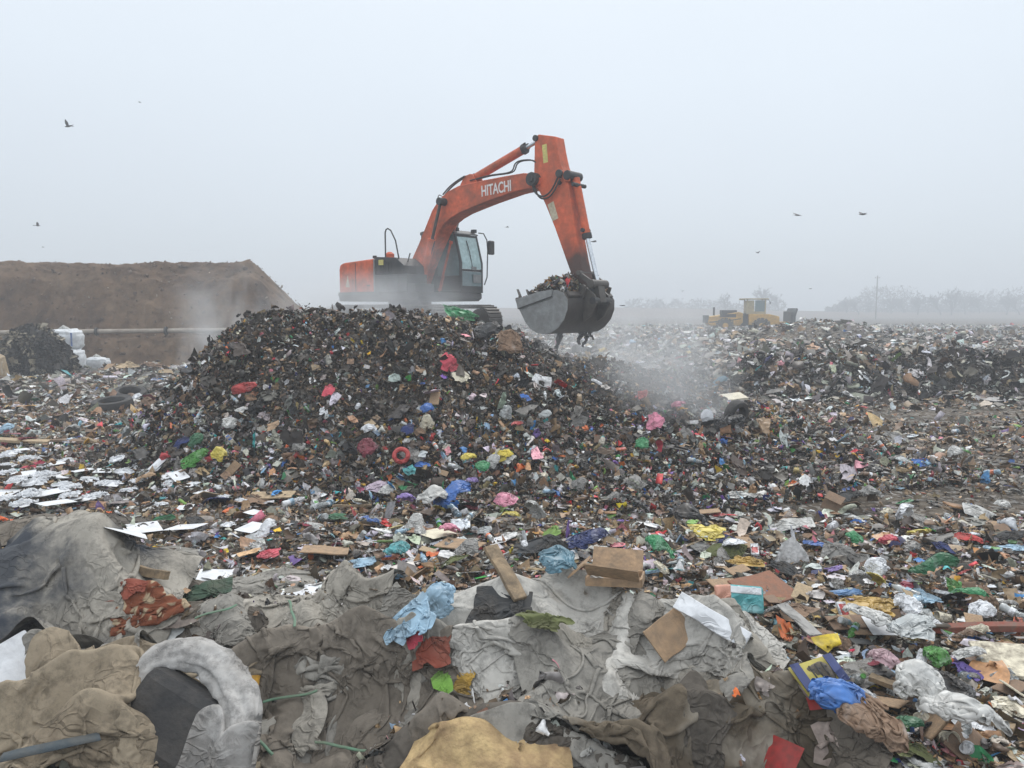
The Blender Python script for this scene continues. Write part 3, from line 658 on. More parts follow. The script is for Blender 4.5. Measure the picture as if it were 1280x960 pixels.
# seat inside
CB.box((.45, .82, zb+.42), (.5, .5, .14)); CB.box((.2, .82, zb+.8), (.14, .48, .75)); CB.box((.2, .82, zb+1.25), (.1, .28, .2)); CB.box((1.15, .82, zb+.35), (.14, .7, .5))
cab = CB.build('cab', M['dark'], EX, .015)
b = MB(); b.prism([(xb-.03, zt-.04), (xb-.02, zt+.05), (xb+.1, zt+.075), (xf-.42, zt+.06), (xf-.22, zt-.04), (xf-.2, zt-.085), (xf-.3, zt-.04)], y0-.02, y1+.02); b.build('roof', M['grey'], cab, .02)
def pane(pts, mat, name='window', th=.012):
    p = [Vector(q) for q in pts]; n_ = (p[1]-p[0]).cross(p[2]-p[0]).normalized()*th; k_ = len(p)
    b = MB(); b.raw(p+[q+n_ for q in p], [tuple(range(k_-1, -1, -1)), tuple(range(k_, 2*k_))]+[(i, (i+1) % k_, k_+(i+1) % k_, k_+i) for i in range(k_)])
    return b.build(name, mat, cab)
pane([(xf-.022, y0+.07, zb+.7), (xf-.022, y1-.07, zb+.7), (xf-.035, y1-.07, zb+.88), (xf-.245, y1-.07, zt-.14), (xf-.245, y0+.07, zt-.14), (xf-.035, y0+.07, zb+.88)], M['glass_light'], 'windscreen')
pane([(xf-.02, y0+.07, zb+.2), (xf-.02, y1-.07, zb+.2), (xf-.02, y1-.07, zb+.62), (xf-.02, y0+.07, zb+.62)], M['glass'], 'lower_windscreen')
pane([(.66, y0+.01, zb+.5), (xf-.08, y0+.01, zb+.5), (xf-.08, y0+.01, zb+.9), (xf-.30, y0+.01, zt-.1), (.66, y0+.01, zt-.1)], M['glass'], 'side_window')
pane([(xb+.11, y0+.01, zb+.8), (.58, y0+.01, zb+.8), (.58, y0+.01, zt-.1), (xb+.11, y0+.01, zt-.1)], M['glass'], 'side_window')
pane([(xb+.005, y1-.1, zb+1.0), (xb+.005, y0+.1, zb+1.0), (xb+.005, y0+.1, zt-.12), (xb+.005, y1-.1, zt-.12)], M['glass'], 'rear_window')
b = MB(); b.box((xf+.012, 1.02, zb+.42), (.012, .34, .24)); b.box((xf+.004, .9, zb+.72), (.02, .2, .1)); b.build('number_plate', M['bucket_side'], cab)
b = MB(); b.tube([(xf+.0, .84, zb+.72), (xf-.08, .80, zb+1.2), (xf-.19, .78, zt-.25)], .012, 6); b.build('wiper', M['dark'], cab)
for yl in (y1-.1, y0+.1): b = MB(); b.box((xf-.28, yl, zt+.06), (.16, .1, .1)); b.build('work_lamp', M['dark'], cab, .01)
b = MB(); ym = y1+.06
b.tube([(xf-.24, ym, zt+.02), (xf-.12, ym+.1, zt), (xf-.02, ym+.14, zt-.2), (xf+.0, ym+.15, zt-.5), (xf+.0, ym+.12, zt-1.3), (xf-.0, ym, zb+.25)], .018, 8); b.build('mirror_stay', M['dark'], cab, smooth=True)
b = MB(); b.box((xf+.06, ym+.24, zt-.42), (.10, .24, .42)); b.build('mirror', M['dark'], cab, .04)
# boom
BO = up([(4.86, 2.99), (4.45, 3.06), (3.85, 3.05), (2.98, 3.02), (2.13, 2.97), (1.72, 2.86), (1.37, 2.68), (1.07, 2.38), (0.78, 1.91), (0.49, 1.45), (0.14, .95), (-0.13, 0.35), (-.17, .1), (-0.05, -.08), (.12, -.08), (0.36, .12), (0.66, 0.72), (.98, 1.25), (1.30, 1.72), (1.55, 1.98), (1.85, 2.13), (2.18, 2.24), (2.73, 2.36), (3.23, 2.46), (4.1, 2.61), (4.75, 2.66), (4.95, 2.72), (4.98, 2.88)])
b = MB(); b.prism(BO, -.27, .27); boom = b.build('boom', M['orange'], EX, .02)
b = MB()
for y in (-.262, .262):      # welded flange lines along the plates
    pl = [(4.45, 3.035), (3.85, 3.02), (2.98, 2.99), (2.13, 2.94), (1.75, 2.84), (1.40, 2.65), (1.10, 2.35), (0.81, 1.89), (0.52, 1.44)]
    b.tube([(a, y*1.02, z+O) for a, z in pl], .012, 6)
b.build('weld_seam', M['orange'], boom)
b = MB(); b.tube([(4.80, -.40, 2.86+O), (4.80, .40, 2.86+O)], .17, 20); b.tube([(4.80, -.44, 2.86+O), (4.80, .44, 2.86+O)], .09, 14); b.build('boom_pin', M['dark'], boom, .01)
b = MB(); b.tube([(1.59, -.52, 2.57+O), (1.59, .52, 2.57+O)], .11, 16); b.build('lift_pin', M['dark'], boom, .01)
b = MB(); b.prism(up([(2.05, 2.93), (2.25, 3.24), (2.55, 3.26), (2.75, 2.98)]), -.17, -.12); b.prism(up([(2.05, 2.93), (2.25, 3.24), (2.55, 3.26), (2.75, 2.98)]), .12, .17); b.build('cylinder_bracket', M['orange'], boom, .01)
# lettering on the boom side
def lettering(txt, size, mat, name, origin, ang, parent, depth=.004):
    cu = bpy.data.curves.new('lettering_curve', 'FONT'); cu.body = txt; cu.size = size; cu.extrude = depth; cu.offset = size*.018; cu.align_x = 'CENTER'; cu.align_y = 'CENTER'
    to = bpy.data.objects.new('tmp', cu); sc.collection.objects.link(to); bpy.context.view_layer.update()
    me = bpy.data.meshes.new_from_object(to.evaluated_get(bpy.context.evaluated_depsgraph_get())); bpy.data.objects.remove(to)
    me.materials.clear(); me.materials.append(mat); o = link(bpy.data.objects.new(name, me), parent)
    o.rotation_euler = (R(90), -ang, 0); o.location = origin; return o
lt = lettering('HITACHI', .40, M['white_paint'], 'lettering', (3.52, -.276, 2.745+O), R(3.0), boom); lt.scale = (.68, 1, 1)
# boom lift cylinders
for sg in (-1, 1):
    yy = sg*.43; A = Vector((.72, yy, .08+O)); B = Vector((1.59, yy, 2.57+O)); Mi = A.lerp(B, .56)
    b = MB(); b.tube([A, Mi], .105, 18); b.tube([A+Vector((0, -.08, 0)), A+Vector((0, .08, 0))], .13, 14); b.tube([Mi, Mi+(B-A).normalized()*.08], .125, 18)
    c = b.build('lift_cylinder', M['orange'], EX, .006, smooth=True)
    b = MB(); b.tube([Mi, B], .045, 12); b.build('piston_rod', M['chrome'] if sg > 0 else M['steel'], c, smooth=True)
    b = MB(); b.tube([A+Vector((.12, -sg*0, .3)), Mi+Vector((.13, 0, .0)), Mi+Vector((.07, 0, .1))], .018, 8); b.build('hose', M['rubber'], c)
# arm cylinder above the boom
A = Vector((2.42, 0, 3.14+O)); B = Vector((4.80, 0, 3.90+O)); Mi = A.lerp(B, .76)
b = MB(); b.tube([A, Mi], .115, 20); b.tube([A+Vector((0, -.12, 0)), A+Vector((0, .12, 0))], .14, 16)
cy = b.build('arm_cylinder', M['orange'], EX, .006, smooth=True)
b = MB(); b.tube([Mi, Mi+(B-A).normalized()*.10], .135, 20); b.tube([A+(B-A).normalized()*.03, A+(B-A).normalized()*.12], .135, 18)
for q in range(6): a_ = q*math.pi/3; u_ = Vector((0, math.cos(a_), math.sin(a_)))*.125; b.tube([Mi+u_, Mi+u_+(B-A).normalized()*.13], .02, 6)
b.build('cylinder_head', M['dark'], cy)
b = MB(); b.tube([Mi, B], .055, 14); b.build('piston_rod', M['chrome'], cy, smooth=True)
# hoses and steel lines on the boom
def hose(pts, r, name='hose', mat='rubber', par=boom):
    P = [Vector(p) for p in pts]; out = []
    for i in range(len(P)-1):
        p0, p1, p2, p3 = P[max(i-1, 0)], P[i], P[i+1], P[min(i+2, len(P)-1)]
        for k_ in range(5):
            t = k_/5; out.append(.5*((2*p1)+(p2-p0)*t+(2*p0-5*p1+4*p2-p3)*t*t+(3*p1-p0-3*p2+p3)*t**3))
    out.append(P[-1]); b = MB(); b.tube(out, r, 8); return b.build(name, M[mat], par, smooth=True)
for y in (-.2, -.12):
    hose([(1.45, y, 2.80+O), (1.70, y, 2.98+O), (2.0, y, 3.12+O), (2.30, y, 3.22+O)], .022)
    hose([(2.5, y, 3.08+O), (3.2, y, 3.14+O), (3.95, y, 3.15+O), (4.12, y, 3.34+O), (4.3, y, 3.40+O), (4.62, y, 3.38+O), (4.80, y, 3.30+O)], .018)
hose([(4.80, -.36, 2.80+O), (4.9, -.34, 2.52+O), (5.12, -.31, 2.40+O), (5.38, -.30, 2.52+O), (5.60, -.30, 2.85+O)], .024)
hose([(4.82, -.30, 2.76+O), (4.96, -.30, 2.44+O), (5.16, -.29, 2.34+O), (5.40, -.28, 2.44+O), (5.64, -.28, 2.78+O)], .022)
hose([(1.36, -.1, 2.75+O), (1.2, -.1, 2.82+O), (1.14, -.1, 2.72+O), (1.2, -.1, 2.6+O)], .012, 'hose', 'steel')
# arm (stick)
AR = up([(4.76, 3.88), (4.80, 3.95), (4.89, 3.985), (5.42, 3.86), (5.50, 3.48), (5.60, 3.12), (5.72, 2.88), (5.84, 2.60), (6.02, 1.62), (6.22, .75), (6.40, 0.12), (6.42, -.03), (6.30, -.10), (6.20, -.06), (6.10, 0.10), (5.86, 0.60), (5.42, 1.60), (5.12, 2.20), (4.95, 2.50), (4.80, 2.70), (4.74, 3.06)])
def arm_mat():
    m = pmat('arm_paint', (.60, .125, .055), .55, 0, (.16, .085, .06), .6, 2.2, .05, 20, spec=.2, var=.16, thresh=.53); t = m.node_tree
    b = t.nodes['Principled BSDF']; src = b.inputs['Base Color'].links[0].from_socket
    tc = N(t, 'ShaderNodeTexCoord'); sp = N(t, 'ShaderNodeSeparateXYZ'); t.links.new(tc.outputs['Object'], sp.inputs[0])
    n = N(t, 'ShaderNodeTexNoise'); n.inputs['Scale'].default_value = 2.6; n.inputs['Detail'].default_value = 7; t.links.new(tc.outputs['Object'], n.inputs['Vector'])
    a = N(t, 'ShaderNodeMath', operation='MULTIPLY_ADD'); a.inputs[1].default_value = 1.1; t.links.new(n.outputs[0], a.inputs[0])
    ng = N(t, 'ShaderNodeMath', operation='MULTIPLY'); ng.inputs[1].default_value = -1; t.links.new(sp.outputs[2], ng.inputs[0]); t.links.new(ng.outputs[0], a.inputs[2])
    r = N(t, 'ShaderNodeMapRange'); r.inputs[1].default_value = -2.0; r.inputs[2].default_value = -1.35; r.inputs[4].default_value = .93; t.links.new(a.outputs[0], r.inputs[0])
    mxc = N(t, 'ShaderNodeMix', data_type='RGBA'); mxc.inputs[7].default_value = (.055, .045, .04, 1); t.links.new(r.outputs[0], mxc.inputs[0]); t.links.new(src, mxc.inputs[6]); t.links.new(mxc.outputs[2], b.inputs['Base Color'])
    return m
M['arm'] = arm_mat()
b = MB(); b.prism(AR, -.19, .19); arm = b.build('arm', M['arm'], EX, .02)
b = MB(); b.prism(up([(5.50, 3.05), (5.62, 3.02), (5.92, 2.86), (5.90, 2.70), (5.75, 2.72)]), -.24, -.20); b.prism(up([(5.50, 3.05), (5.62, 3.02), (5.92, 2.86), (5.90, 2.70), (5.75, 2.72)]), .20, .24); b.build('cylinder_bracket', M['arm'], arm, .01)
for (x, z, r_, h_) in ((5.60, 2.92, .10, .30), (5.84, 2.86, .12, .27), (5.58, 2.70, .05, .26), (6.02, 2.62, .05, .27), (4.80, 3.90, .08, .24), (6.30, .02, .12, .34)):
    b = MB(); b.tube([(x, -h_, z+O), (x, h_, z+O)], r_, 14); b.build('pin', M['dark'], arm, .01)
def decal(c, w_, h_, ang, mat, name='decal'):
    u = Vector((math.cos(ang), 0, math.sin(ang))); v = Vector((-math.sin(ang), 0, math.cos(ang))); c = Vector((c[0], -.194, c[1]+O))
    pts = [c-u*w_/2-v*h_/2, c+u*w_/2-v*h_/2, c+u*w_/2+v*h_/2, c-u*w_/2+v*h_/2]
    b = MB(); b.raw(pts, [(0, 1, 2, 3)]); return b.build(name, mat, arm)
decal((5.10, 3.48), .15, .46, R(6), M['yellow_decal']); decal((5.36, 2.02), .20, .46, R(20), M['pale_decal'])
A = Vector((5.90, 0, 2.80+O)); B = Vector((6.20, 0, 1.42+O)); C_ = Vector((6.62, 0, .18+O))
A2 = Vector((5.92, 0, 2.80+O)); B2 = Vector((6.26, 0, 1.42+O))
b = MB(); b.tube([A2, B2], .10, 18); b.build('bucket_cylinder', M['orange'], EX, .006, smooth=True); bc = bpy.context.scene.objects['bucket_cylinder']
b = MB(); b.tube([B2, B2+(B2-A2).normalized()*.12], .125, 18); b.tube([B2+Vector((-.03, -.16, .08)), B2+Vector((-.03, .16, .08))], .05, 10); b.build('cylinder_head', M['dark'], bc)
b = MB(); b.tube([B2, C_], .055, 14); b.build('piston_rod', M['chrome'], bc, smooth=True)
# bucket linkage
for y in (-.26, .26):
    b = MB(); b.prism(up([(6.18, .42), (6.28, .46), (6.68, .22), (6.70, .10), (6.60, .08)]), y-.03, y+.03); b.build('link_lever', M['steel'], EX, .01)
b = MB(); b.tube([(6.62, -.34, .17+O), (6.62, .34, .17+O)], .11, 14); b.tube([(6.24, -.32, .44+O), (6.24, .32, .44+O)], .07, 12)
b.prism(up([(6.54, .22), (6.70, .22), (6.80, -.28), (6.62, -.32)]), -.14, .14); b.build('bucket_link', M['steel'], EX, .01)
# bucket: lip to the left, open upward
BK = [(4.86, -.24), (4.93, -.42), (5.02, -.56), (5.14, -.76), (5.30, -.93), (5.50, -1.03), (5.72, -1.06), (5.95, -1.02), (6.16, -.90), (6.34, -.70), (6.44, -.46), (6.44, -.22), (6.32, -.05), (6.10, .02)]
BKs = [(4.86, -.24), (4.93, -.42), (5.02, -.56), (5.22, -.86), (5.41, -.99), (5.63, -1.04), (5.83, -.80), (6.00, -.50), (6.10, -.22), (5.96, -.04)]
# the shell is a swept plate; both ends closed by side plates
W_ = 1.02
b = MB(); th = .035; n = len(BK)
V = []; 
cxm, czm = 5.75, -.35
for y in (-W_, W_):
    for (a, c) in BK: V.append((a, y, c+O))
    for (a, c) in BK:
        d_ = Vector((cxm-a, czm-c)).normalized()*th; V.append((a+d_[0], y, c+d_[1]+O))
F_ = []
for i in range(n-1):
    F_ += [(i, i+1, 2*n+i+1, 2*n+i), (n+i+1, n+i, 3*n+i, 3*n+i+1), (i+1, i, n+i, n+i+1), (2*n+i, 2*n+i+1, 3*n+i+1, 3*n+i)]
F_ += [(0, 2*n, 3*n, n), (n-1, 2*n-1, 4*n-1, 3*n-1)]
b.raw(V, F_); bk = b.build('bucket', M['bucket_shell'], EX, 0, smooth=True)
for y in (-W_-.02, W_-.02+.02):
    b = MB(); b.prism(up(BK+[(5.4, -.10)]), y, y+.02); b.build('side_plate', M['bucket_side'] if y < 0 else M['bucket_shell'], bk, .004)
b = MB(); b.prism(up([(4.84, -.20), (4.94, -.43), (5.98, -.14), (6.02, .03), (5.6, -.02)]), -W_-.045, -W_-.022); b.build('side_cutter', M['bucket_side'], bk, .006)
b = MB(); b.prism(up([(4.92, -.425), (4.94, -.45), (6.02, -.15), (6.0, -.125)]), -W_-.052, -W_-.046); b.build('seam_line', M['dark'], bk)
b = MB(); b.prism(up([(4.84, -.17), (4.90, -.15), (5.0, -.44), (4.92, -.44)]), -W_-.04, W_+.04); b.build('cutting_edge', M['steel'], bk, .006)
for q in range(6):
    y = -W_+.1+q*(2*W_-.2)/5; b = MB(); b.prism(up([(4.87, -.10), (4.80, .06), (4.90, -.12), (4.95, -.25), (4.86, -.25)]), y-.05, y+.05); b.build('tooth', M['steel'], bk, .006)
for y in (-.30, .30):
    b = MB(); b.prism(up([(6.00, .02), (6.18, .16), (6.40, .16), (6.74, -.10), (6.80, -.30), (6.62, -.62), (6.42, -.75), (6.40, -.40)]), y-.04, y+.04); b.build('bucket_ear', M['steel'], bk, .01)
b = MB(); b.tube([(6.70, -.36, -.24+O), (6.70, .36, -.24+O)], .09, 14); b.build('pin', M['dark'], bk)
b = MB(); b.box((6.36, 0, -.12+O), (.16, 1.9, .16), Matrix.Rotation(R(45), 3, 'Y')); b.build('back_rib', M['bucket_shell'], bk, .02)
for y, xx in ((-.45, 6.42), (.72, 6.38)): b = MB(); b.prism(up([(xx-.05, -.12), (xx+.1, .12), (xx+.16, .10), (xx+.06, -.18)]), y-.03, y+.03); b.build('lifting_lug', M['steel'], bk)
# the load lying in the bucket
ex_m = Matrix.Translation(Vector((-2.946, 23.5, GZ))) @ Matrix.Rotation(R(-40), 4, 'Z')
def load():
    n = 5200; u = rng.random(n); v = rng.uniform(-.96, .96, n)
    x = 4.95+u*1.32; top = np.interp(u, [0, .15, .5, .8, 1], [-.28, -.10, .16, .34, .10])*(1-.25*np.abs(v)**3)-.05*np.abs(v)
    z = top+rng.uniform(-.10, .05, n)+.07*fbm(x*4, v*4, 3, 7)+O
    P = np.stack([x, v, z, np.ones(n)], 1)@np.array(ex_m).T
    o = scatter('bucket_load', P[:, 0], P[:, 1], rng.lognormal(math.log(.085), .45, n), [.34,.26,.14,.12,.08,.06], SHEETS+LUMPS+STRIPS+SLABS, .3, 1, .7, Z=P[:, 2], nrm=np.tile([0, 0, 1.], (n, 1)), label='heaped mixed waste filling the raised excavator bucket', cat='waste')
    # solid core so the heap hides the bucket floor
load()
b = MB(); V = []; g = 14
for i in range(g):
    for j in range(g):
        u = i/(g-1); v = -.97+1.94*j/(g-1); V.append(ex_m @ Vector((4.96+u*1.3, v, float(np.interp(u, [0, .15, .5, .8, 1], [-.34, -.18, .06, .22, 0]))-.05*abs(v)+O-.06)))
hc = npmesh('bucket_fill', np.array([tuple(p) for p in V]), gridfaces(g, g), True, M['ground']); tag(hc, 'dark muddy bottom of the heap lying inside the excavator bucket', 'waste', kind='stuff')
# rags hanging under the bucket
def rag(p, L_, w_, name, label, seed, parent=None):
    r_ = np.random.default_rng(seed); k_ = 14; V = []; m_ = 6
    for i in range(k_):
        t = i/(k_-1); ww = w_*(1-.75*t)*(1+.5*r_.normal()*.5); cx = .05*math.sin(t*5+seed)
        for j in range(m_):
            a = (j/(m_-1)-.5); V.append((p[0]+cx+a*ww, p[1]+.05*r_.normal()+.06*math.sin(a*9+t*6), p[2]-L_*t+.02*r_.normal()))
    o = npmesh(name, np.array(V), gridfaces(k_, m_), True, M['rubber']); s = o.modifiers.new('s', 'SOLIDIFY'); s.thickness = .02
    return tag(o, label, 'rag', 'rags hanging under the bucket')
for (lx, ly, L_, w_, lab) in ((5.72, -.42, .68, .17, 'longest black rag dangling under the middle of the bucket'), (5.80, .42, .32, .16, 'short black rag strip hanging under the right half of the bucket'), (5.82, .60, .40, .14, 'wider black rag hanging beside the short one under the bucket'), (5.85, .86, .20, .08, 'smallest black scrap hanging under the far end of the bucket')):
    q = ex_m @ Vector((lx, ly, -1.03+O)); rag(q, L_, w_, 'hanging_rag', lab, int(lx*100+ly*50)+60)
# ------------------------------------------------------------ foreground sacks and sheets
def sackmat(name, base, dark, amt, sc_=1.1, th=.5, extra=None, weave=.3):
    m = pmat(name, base, .88, 0, dark, amt, sc_, 0, spec=.15, var=.16, detail=9, thresh=th); t = m.node_tree; b = t.nodes['Principled BSDF']
    tc = N(t, 'ShaderNodeTexCoord'); src = b.inputs['Base Color'].links[0].from_socket
    # fine mud speckle and streaks
    n = N(t, 'ShaderNodeTexNoise'); n.inputs['Scale'].default_value = 9; n.inputs['Detail'].default_value = 10; n.inputs['Roughness'].default_value = .75; t.links.new(tc.outputs['Object'], n.inputs['Vector'])
    r = N(t, 'ShaderNodeMapRange'); r.inputs[1].default_value = .47; r.inputs[2].default_value = .64; r.inputs[4].default_value = .72; t.links.new(n.outputs[0], r.inputs[0])
    mxc = N(t, 'ShaderNodeMix', data_type='RGBA'); mxc.inputs[7].default_value = (*[v*.35 for v in base], 1); t.links.new(r.outputs[0], mxc.inputs[0]); t.links.new(src, mxc.inputs[6]); src = mxc.outputs[2]
    if extra:
        for (c_, s_, lo, hi, am, seed) in extra:
            mp = N(t, 'ShaderNodeMapping'); mp.inputs['Location'].default_value = (seed, seed*.7, seed*.3); t.links.new(tc.outputs['Object'], mp.inputs[0])
            n = N(t, 'ShaderNodeTexNoise'); n.inputs['Scale'].default_value = s_; n.inputs['Detail'].default_value = 6; t.links.new(mp.outputs[0], n.inputs['Vector'])
            r = N(t, 'ShaderNodeMapRange'); r.inputs[1].default_value = lo; r.inputs[2].default_value = hi; r.inputs[4].default_value = am; t.links.new(n.outputs[0], r.inputs[0])
            mxc = N(t, 'ShaderNodeMix', data_type='RGBA'); mxc.inputs[7].default_value = (*c_, 1); t.links.new(r.outputs[0], mxc.inputs[0]); t.links.new(src, mxc.inputs[6]); src = mxc.outputs[2]
    t.links.new(src, b.inputs['Base Color'])
    # woven threads
    wv = N(t, 'ShaderNodeTexNoise'); wv.inputs['Scale'].default_value = 160; wv.inputs['Detail'].default_value = 2; t.links.new(tc.outputs['Object'], wv.inputs['Vector'])
    n5 = N(t, 'ShaderNodeTexNoise'); n5.inputs['Scale'].default_value = 14; n5.inputs['Detail'].default_value = 8; t.links.new(tc.outputs['Object'], n5.inputs['Vector'])
    ad = N(t, 'ShaderNodeMath', operation='MULTIPLY_ADD'); ad.inputs[1].default_value = .12; t.links.new(wv.outputs[0], ad.inputs[0]); t.links.new(n5.outputs[0], ad.inputs[2])
    bp = N(t, 'ShaderNodeBump'); bp.inputs['Strength'].default_value = weave; bp.inputs['Distance'].default_value = .03; t.links.new(ad.outputs[0], bp.inputs['Height']); t.links.new(bp.outputs[0], b.inputs['Normal'])
    crease(m, 3.6, .75, .024, hi=.10)
    return m
SK = {
 'beige': sackmat('sack_beige', (.37, .345, .30), (.13, .115, .095), .7, 1.3, .52),
 'stain': sackmat('sack_stained_blue', (.37, .345, .30), (.14, .12, .10), .5, 1.2, .55, [((.035, .042, .055), .95, .49, .57, .95, 5.3)]),
 'grey':  sackmat('sack_grey', (.31, .295, .265), (.11, .10, .085), .65, 1.5, .50),
 'brown': sackmat('sack_brown', (.235, .205, .17), (.08, .068, .054), .8, 1.4, .48),
 'dark':  sackmat('sack_dark', (.13, .115, .098), (.05, .042, .034), .7, 1.8, .48),
 'white': sackmat('sack_white', (.50, .485, .45), (.19, .17, .14), .7, 1.4, .54, [((.17, .13, .095), 1.9, .56, .68, .8, 7.1)]),
 'tan':   sackmat('sack_tan', (.33, .275, .20), (.15, .115, .08), .75, 1.6, .50),
 'felt':  sackmat('white_felt', (.42, .41, .395), (.17, .15, .13), .8, 3.2, .5),
 'mud':   sackmat('sack_muddy', (.145, .118, .085), (.06, .047, .035), .8, 1.2, .46, [((.33, .30, .25), 1.5, .56, .66, .8, 2.2)]),
}
# sheet list: photo centre, size, turn, bunching, cloth, bumps (dx, dy, height, radius), seed, bend, name, label, category
SHEETS_F = [
 ((560,935), (1.6,1.2), .5, (.7,.75), 'dark', [], 51, .5, 'burlap_sack', 'dark sodden sack in the shadow left of the yellow foam block'),
 ((470,965), (1.5,1.1), -.4, (.7,.75), 'brown', [], 52, .5, 'burlap_sack', 'brown torn sack at the bottom edge left of the yellow foam block'),
 ((720,965), (1.5,1.1), .3, (.7,.75), 'grey', [], 53, .5, 'burlap_sack', 'grey sack at the bottom edge right of the yellow foam block'),
 ((790,850), (1.3,1.1), .9, (.7,.75), 'beige', [], 54, .5, 'burlap_sack', 'beige creased sack between the off white sack and the white sack corner'),
 ((235,850), (1.4,1.1), .1, (.7,.75), 'dark', [], 55, .5, 'burlap_sack', 'dark folded sack right behind the felt wrapped roll'),
 ((600,785), (1.2,.9), .8, (.7,.75), 'beige', [], 56, .5, 'burlap_sack', 'small beige sack between the pale blue sheet and the olive roll end'),
 ((960,935), (1.2,1.0), .2, (.7,.75), 'brown', [], 57, .5, 'burlap_sack', 'brown sack at the right foot of the heap by the bottom edge'),
 ((25,850), (1.1,.9), .4, (.7,.75), 'grey', [], 58, .5, 'burlap_sack', 'grey sack squeezed between the stained sack and the big tan sack'),
 ((215,975), (1.3,1.0), -.2, (.7,.75), 'tan', [], 59, .5, 'burlap_sack', 'tan sack end under the felt wrapped roll at the bottom edge'),
 ((820,965), (1.4,1.0), .6, (.7,.75), 'dark', [], 60, .5, 'burlap_sack', 'dark wet sack under the muddy brown one at the bottom edge'),
 ((30,668), (1.7,1.3), .2, (.6,.75), 'brown', [(0,0,.42,.7)], 11, .5, 'burlap_sack', 'brownish grey crumpled sack at the left edge behind the big stained sack'),
 ((130,662), (1.9,1.0), -.1, (.55,.6), 'dark', [(0,0,.20,.6)], 12, .45, 'tarpaulin', 'dark brown folded tarpaulin lying just below the drift of white paper'),
 ((182,715), (1.3,1.1), .5, (.65,.7), 'grey', [(0,.1,.34,.5)], 13, .5, 'burlap_sack', 'grey sack with a rolled rim behind the patterned blanket'),
 ((255,765), (1.9,1.5), -.2, (.6,.6), 'brown', [(0,0,.2,.7)], 14, .6, 'burlap_sack', 'flattened brown grey sack right of the patterned blanket'),
 ((300,742), (1.7,1.1), .15, (.62,.6), 'grey', [(.1,0,.15,.6)], 15, .5, 'burlap_sack', 'thin grey sack sheet below the green rag at the back of the heap'),
 ((400,770), (1.9,1.3), -.25, (.55,.65), 'beige', [(0,0,.22,.8)], 16, .5, 'burlap_sack', 'beige grey sack with a green tie left of the light blue film'),
 ((340,840), (1.9,1.6), .6, (.45,.65), 'brown', [(0,0,.18,.7)], 17, .5, 'burlap_sack', 'deeply folded brown sack right of the felt wrapped roll'),
 ((450,835), (1.7,1.5), .15, (.55,.62), 'brown', [(0,0,.30,.65)], 18, .6, 'burlap_sack', 'crumpled grey brown sack in the middle of the foreground heap'),
 ((420,905), (1.8,1.0), .1, (.55,.6), 'grey', [(0,0,.15,.6)], 19, .5, 'burlap_sack', 'long folded grey sack under the middle of the heap by the bottom edge'),
 ((330,930), (1.1,.7), -.2, (.6,.6), 'beige', [(0,0,.12,.4)], 20, .45, 'burlap_sack', 'small pale sack end with green ties at the bottom edge beside the felt roll'),
 ((720,765), (2.1,1.2), -.1, (.6,.62), 'brown', [(0,0,.26,.8)], 21, .55, 'burlap_sack', 'wide brown stained sack along the back of the heap below the open carton'),
 ((655,815), (1.7,1.5), -.35, (.72,.72), 'white', [(0,.1,.34,.75)], 22, .6, 'burlap_sack', 'big off white sack with a brown stain in the centre of the heap'),
 ((560,850), (1.1,1.0), .4, (.5,.6), 'grey', [(0,0,.22,.45)], 23, .4, 'burlap_sack', 'small grey twisted sack left of the big off white one'),
 ((735,880), (1.5,1.3), .2, (.6,.7), 'grey', [(0,0,.26,.6)], 24, .6, 'burlap_sack', 'light grey sack folded over below the off white one'),
 ((850,830), (1.2,1.0), -.5, (.68,.7), 'white', [(0,0,.30,.5)], 25, .6, 'burlap_sack', 'white sack corner left of the white plank end'),
 ((950,850), (1.2,1.0), -.7, (.55,.65), 'beige', [(0,0,.22,.5)], 26, .5, 'burlap_sack', 'pale grey sack draped at the right end of the heap'),
 ((880,920), (1.7,1.3), -.15, (.72,.75), 'mud', [(0,0,.26,.75)], 27, .7, 'burlap_sack', 'muddy dark brown sack at the bottom edge right of centre'),
 ((90,770), (2.0,2.1), .25, (.66,.8), 'stain', [(-.05,.12,.15,.85)], 28, .55, 'burlap_sack', 'large upright beige sack with blue black stains at the left edge'),
 ((85,925), (2.0,1.5), -.2, (.78,.75), 'tan', [(0,0,.42,.8)], 29, .7, 'burlap_sack', 'big tan sack with a dark strap across it in the bottom left corner'),
]
_r = np.random.default_rng(77)
_q = random.Random(3)
for i_, (px_, py_, mk_, wh_) in enumerate([(300,800,'grey','between the folded brown sack and the back of the heap'),(385,815,'beige','above the small pale sack end'),(500,815,'grey','left of the dark red brown cloth'),(520,890,'beige','left edge of the yellow foam block'),(620,880,'white','in front of the off white sack centre'),(700,840,'beige','on the right half of the off white sack'),(770,800,'grey','behind the creased beige sack'),(800,905,'white','left of the muddy dark brown sack'),(915,880,'grey','above the muddy dark brown sack'),(930,820,'white','just below the salmon pink pouch'),(440,930,'brown','over the long folded grey sack'),(150,860,'grey','behind the left end of the felt rim'),(360,760,'beige','beside the short green tie')]):
    SHEETS_F.append(((px_, py_), (_q.uniform(.75, 1.15), _q.uniform(.55, .85)), _q.uniform(-1.2, 1.2), (.62, .68), mk_, [], 300+i_, .4, 'torn_sack_cloth', 'small torn %s sack cloth %s' % (dict(grey='grey', beige='beige', white='off white', brown='brown')[mk_], wh_)))
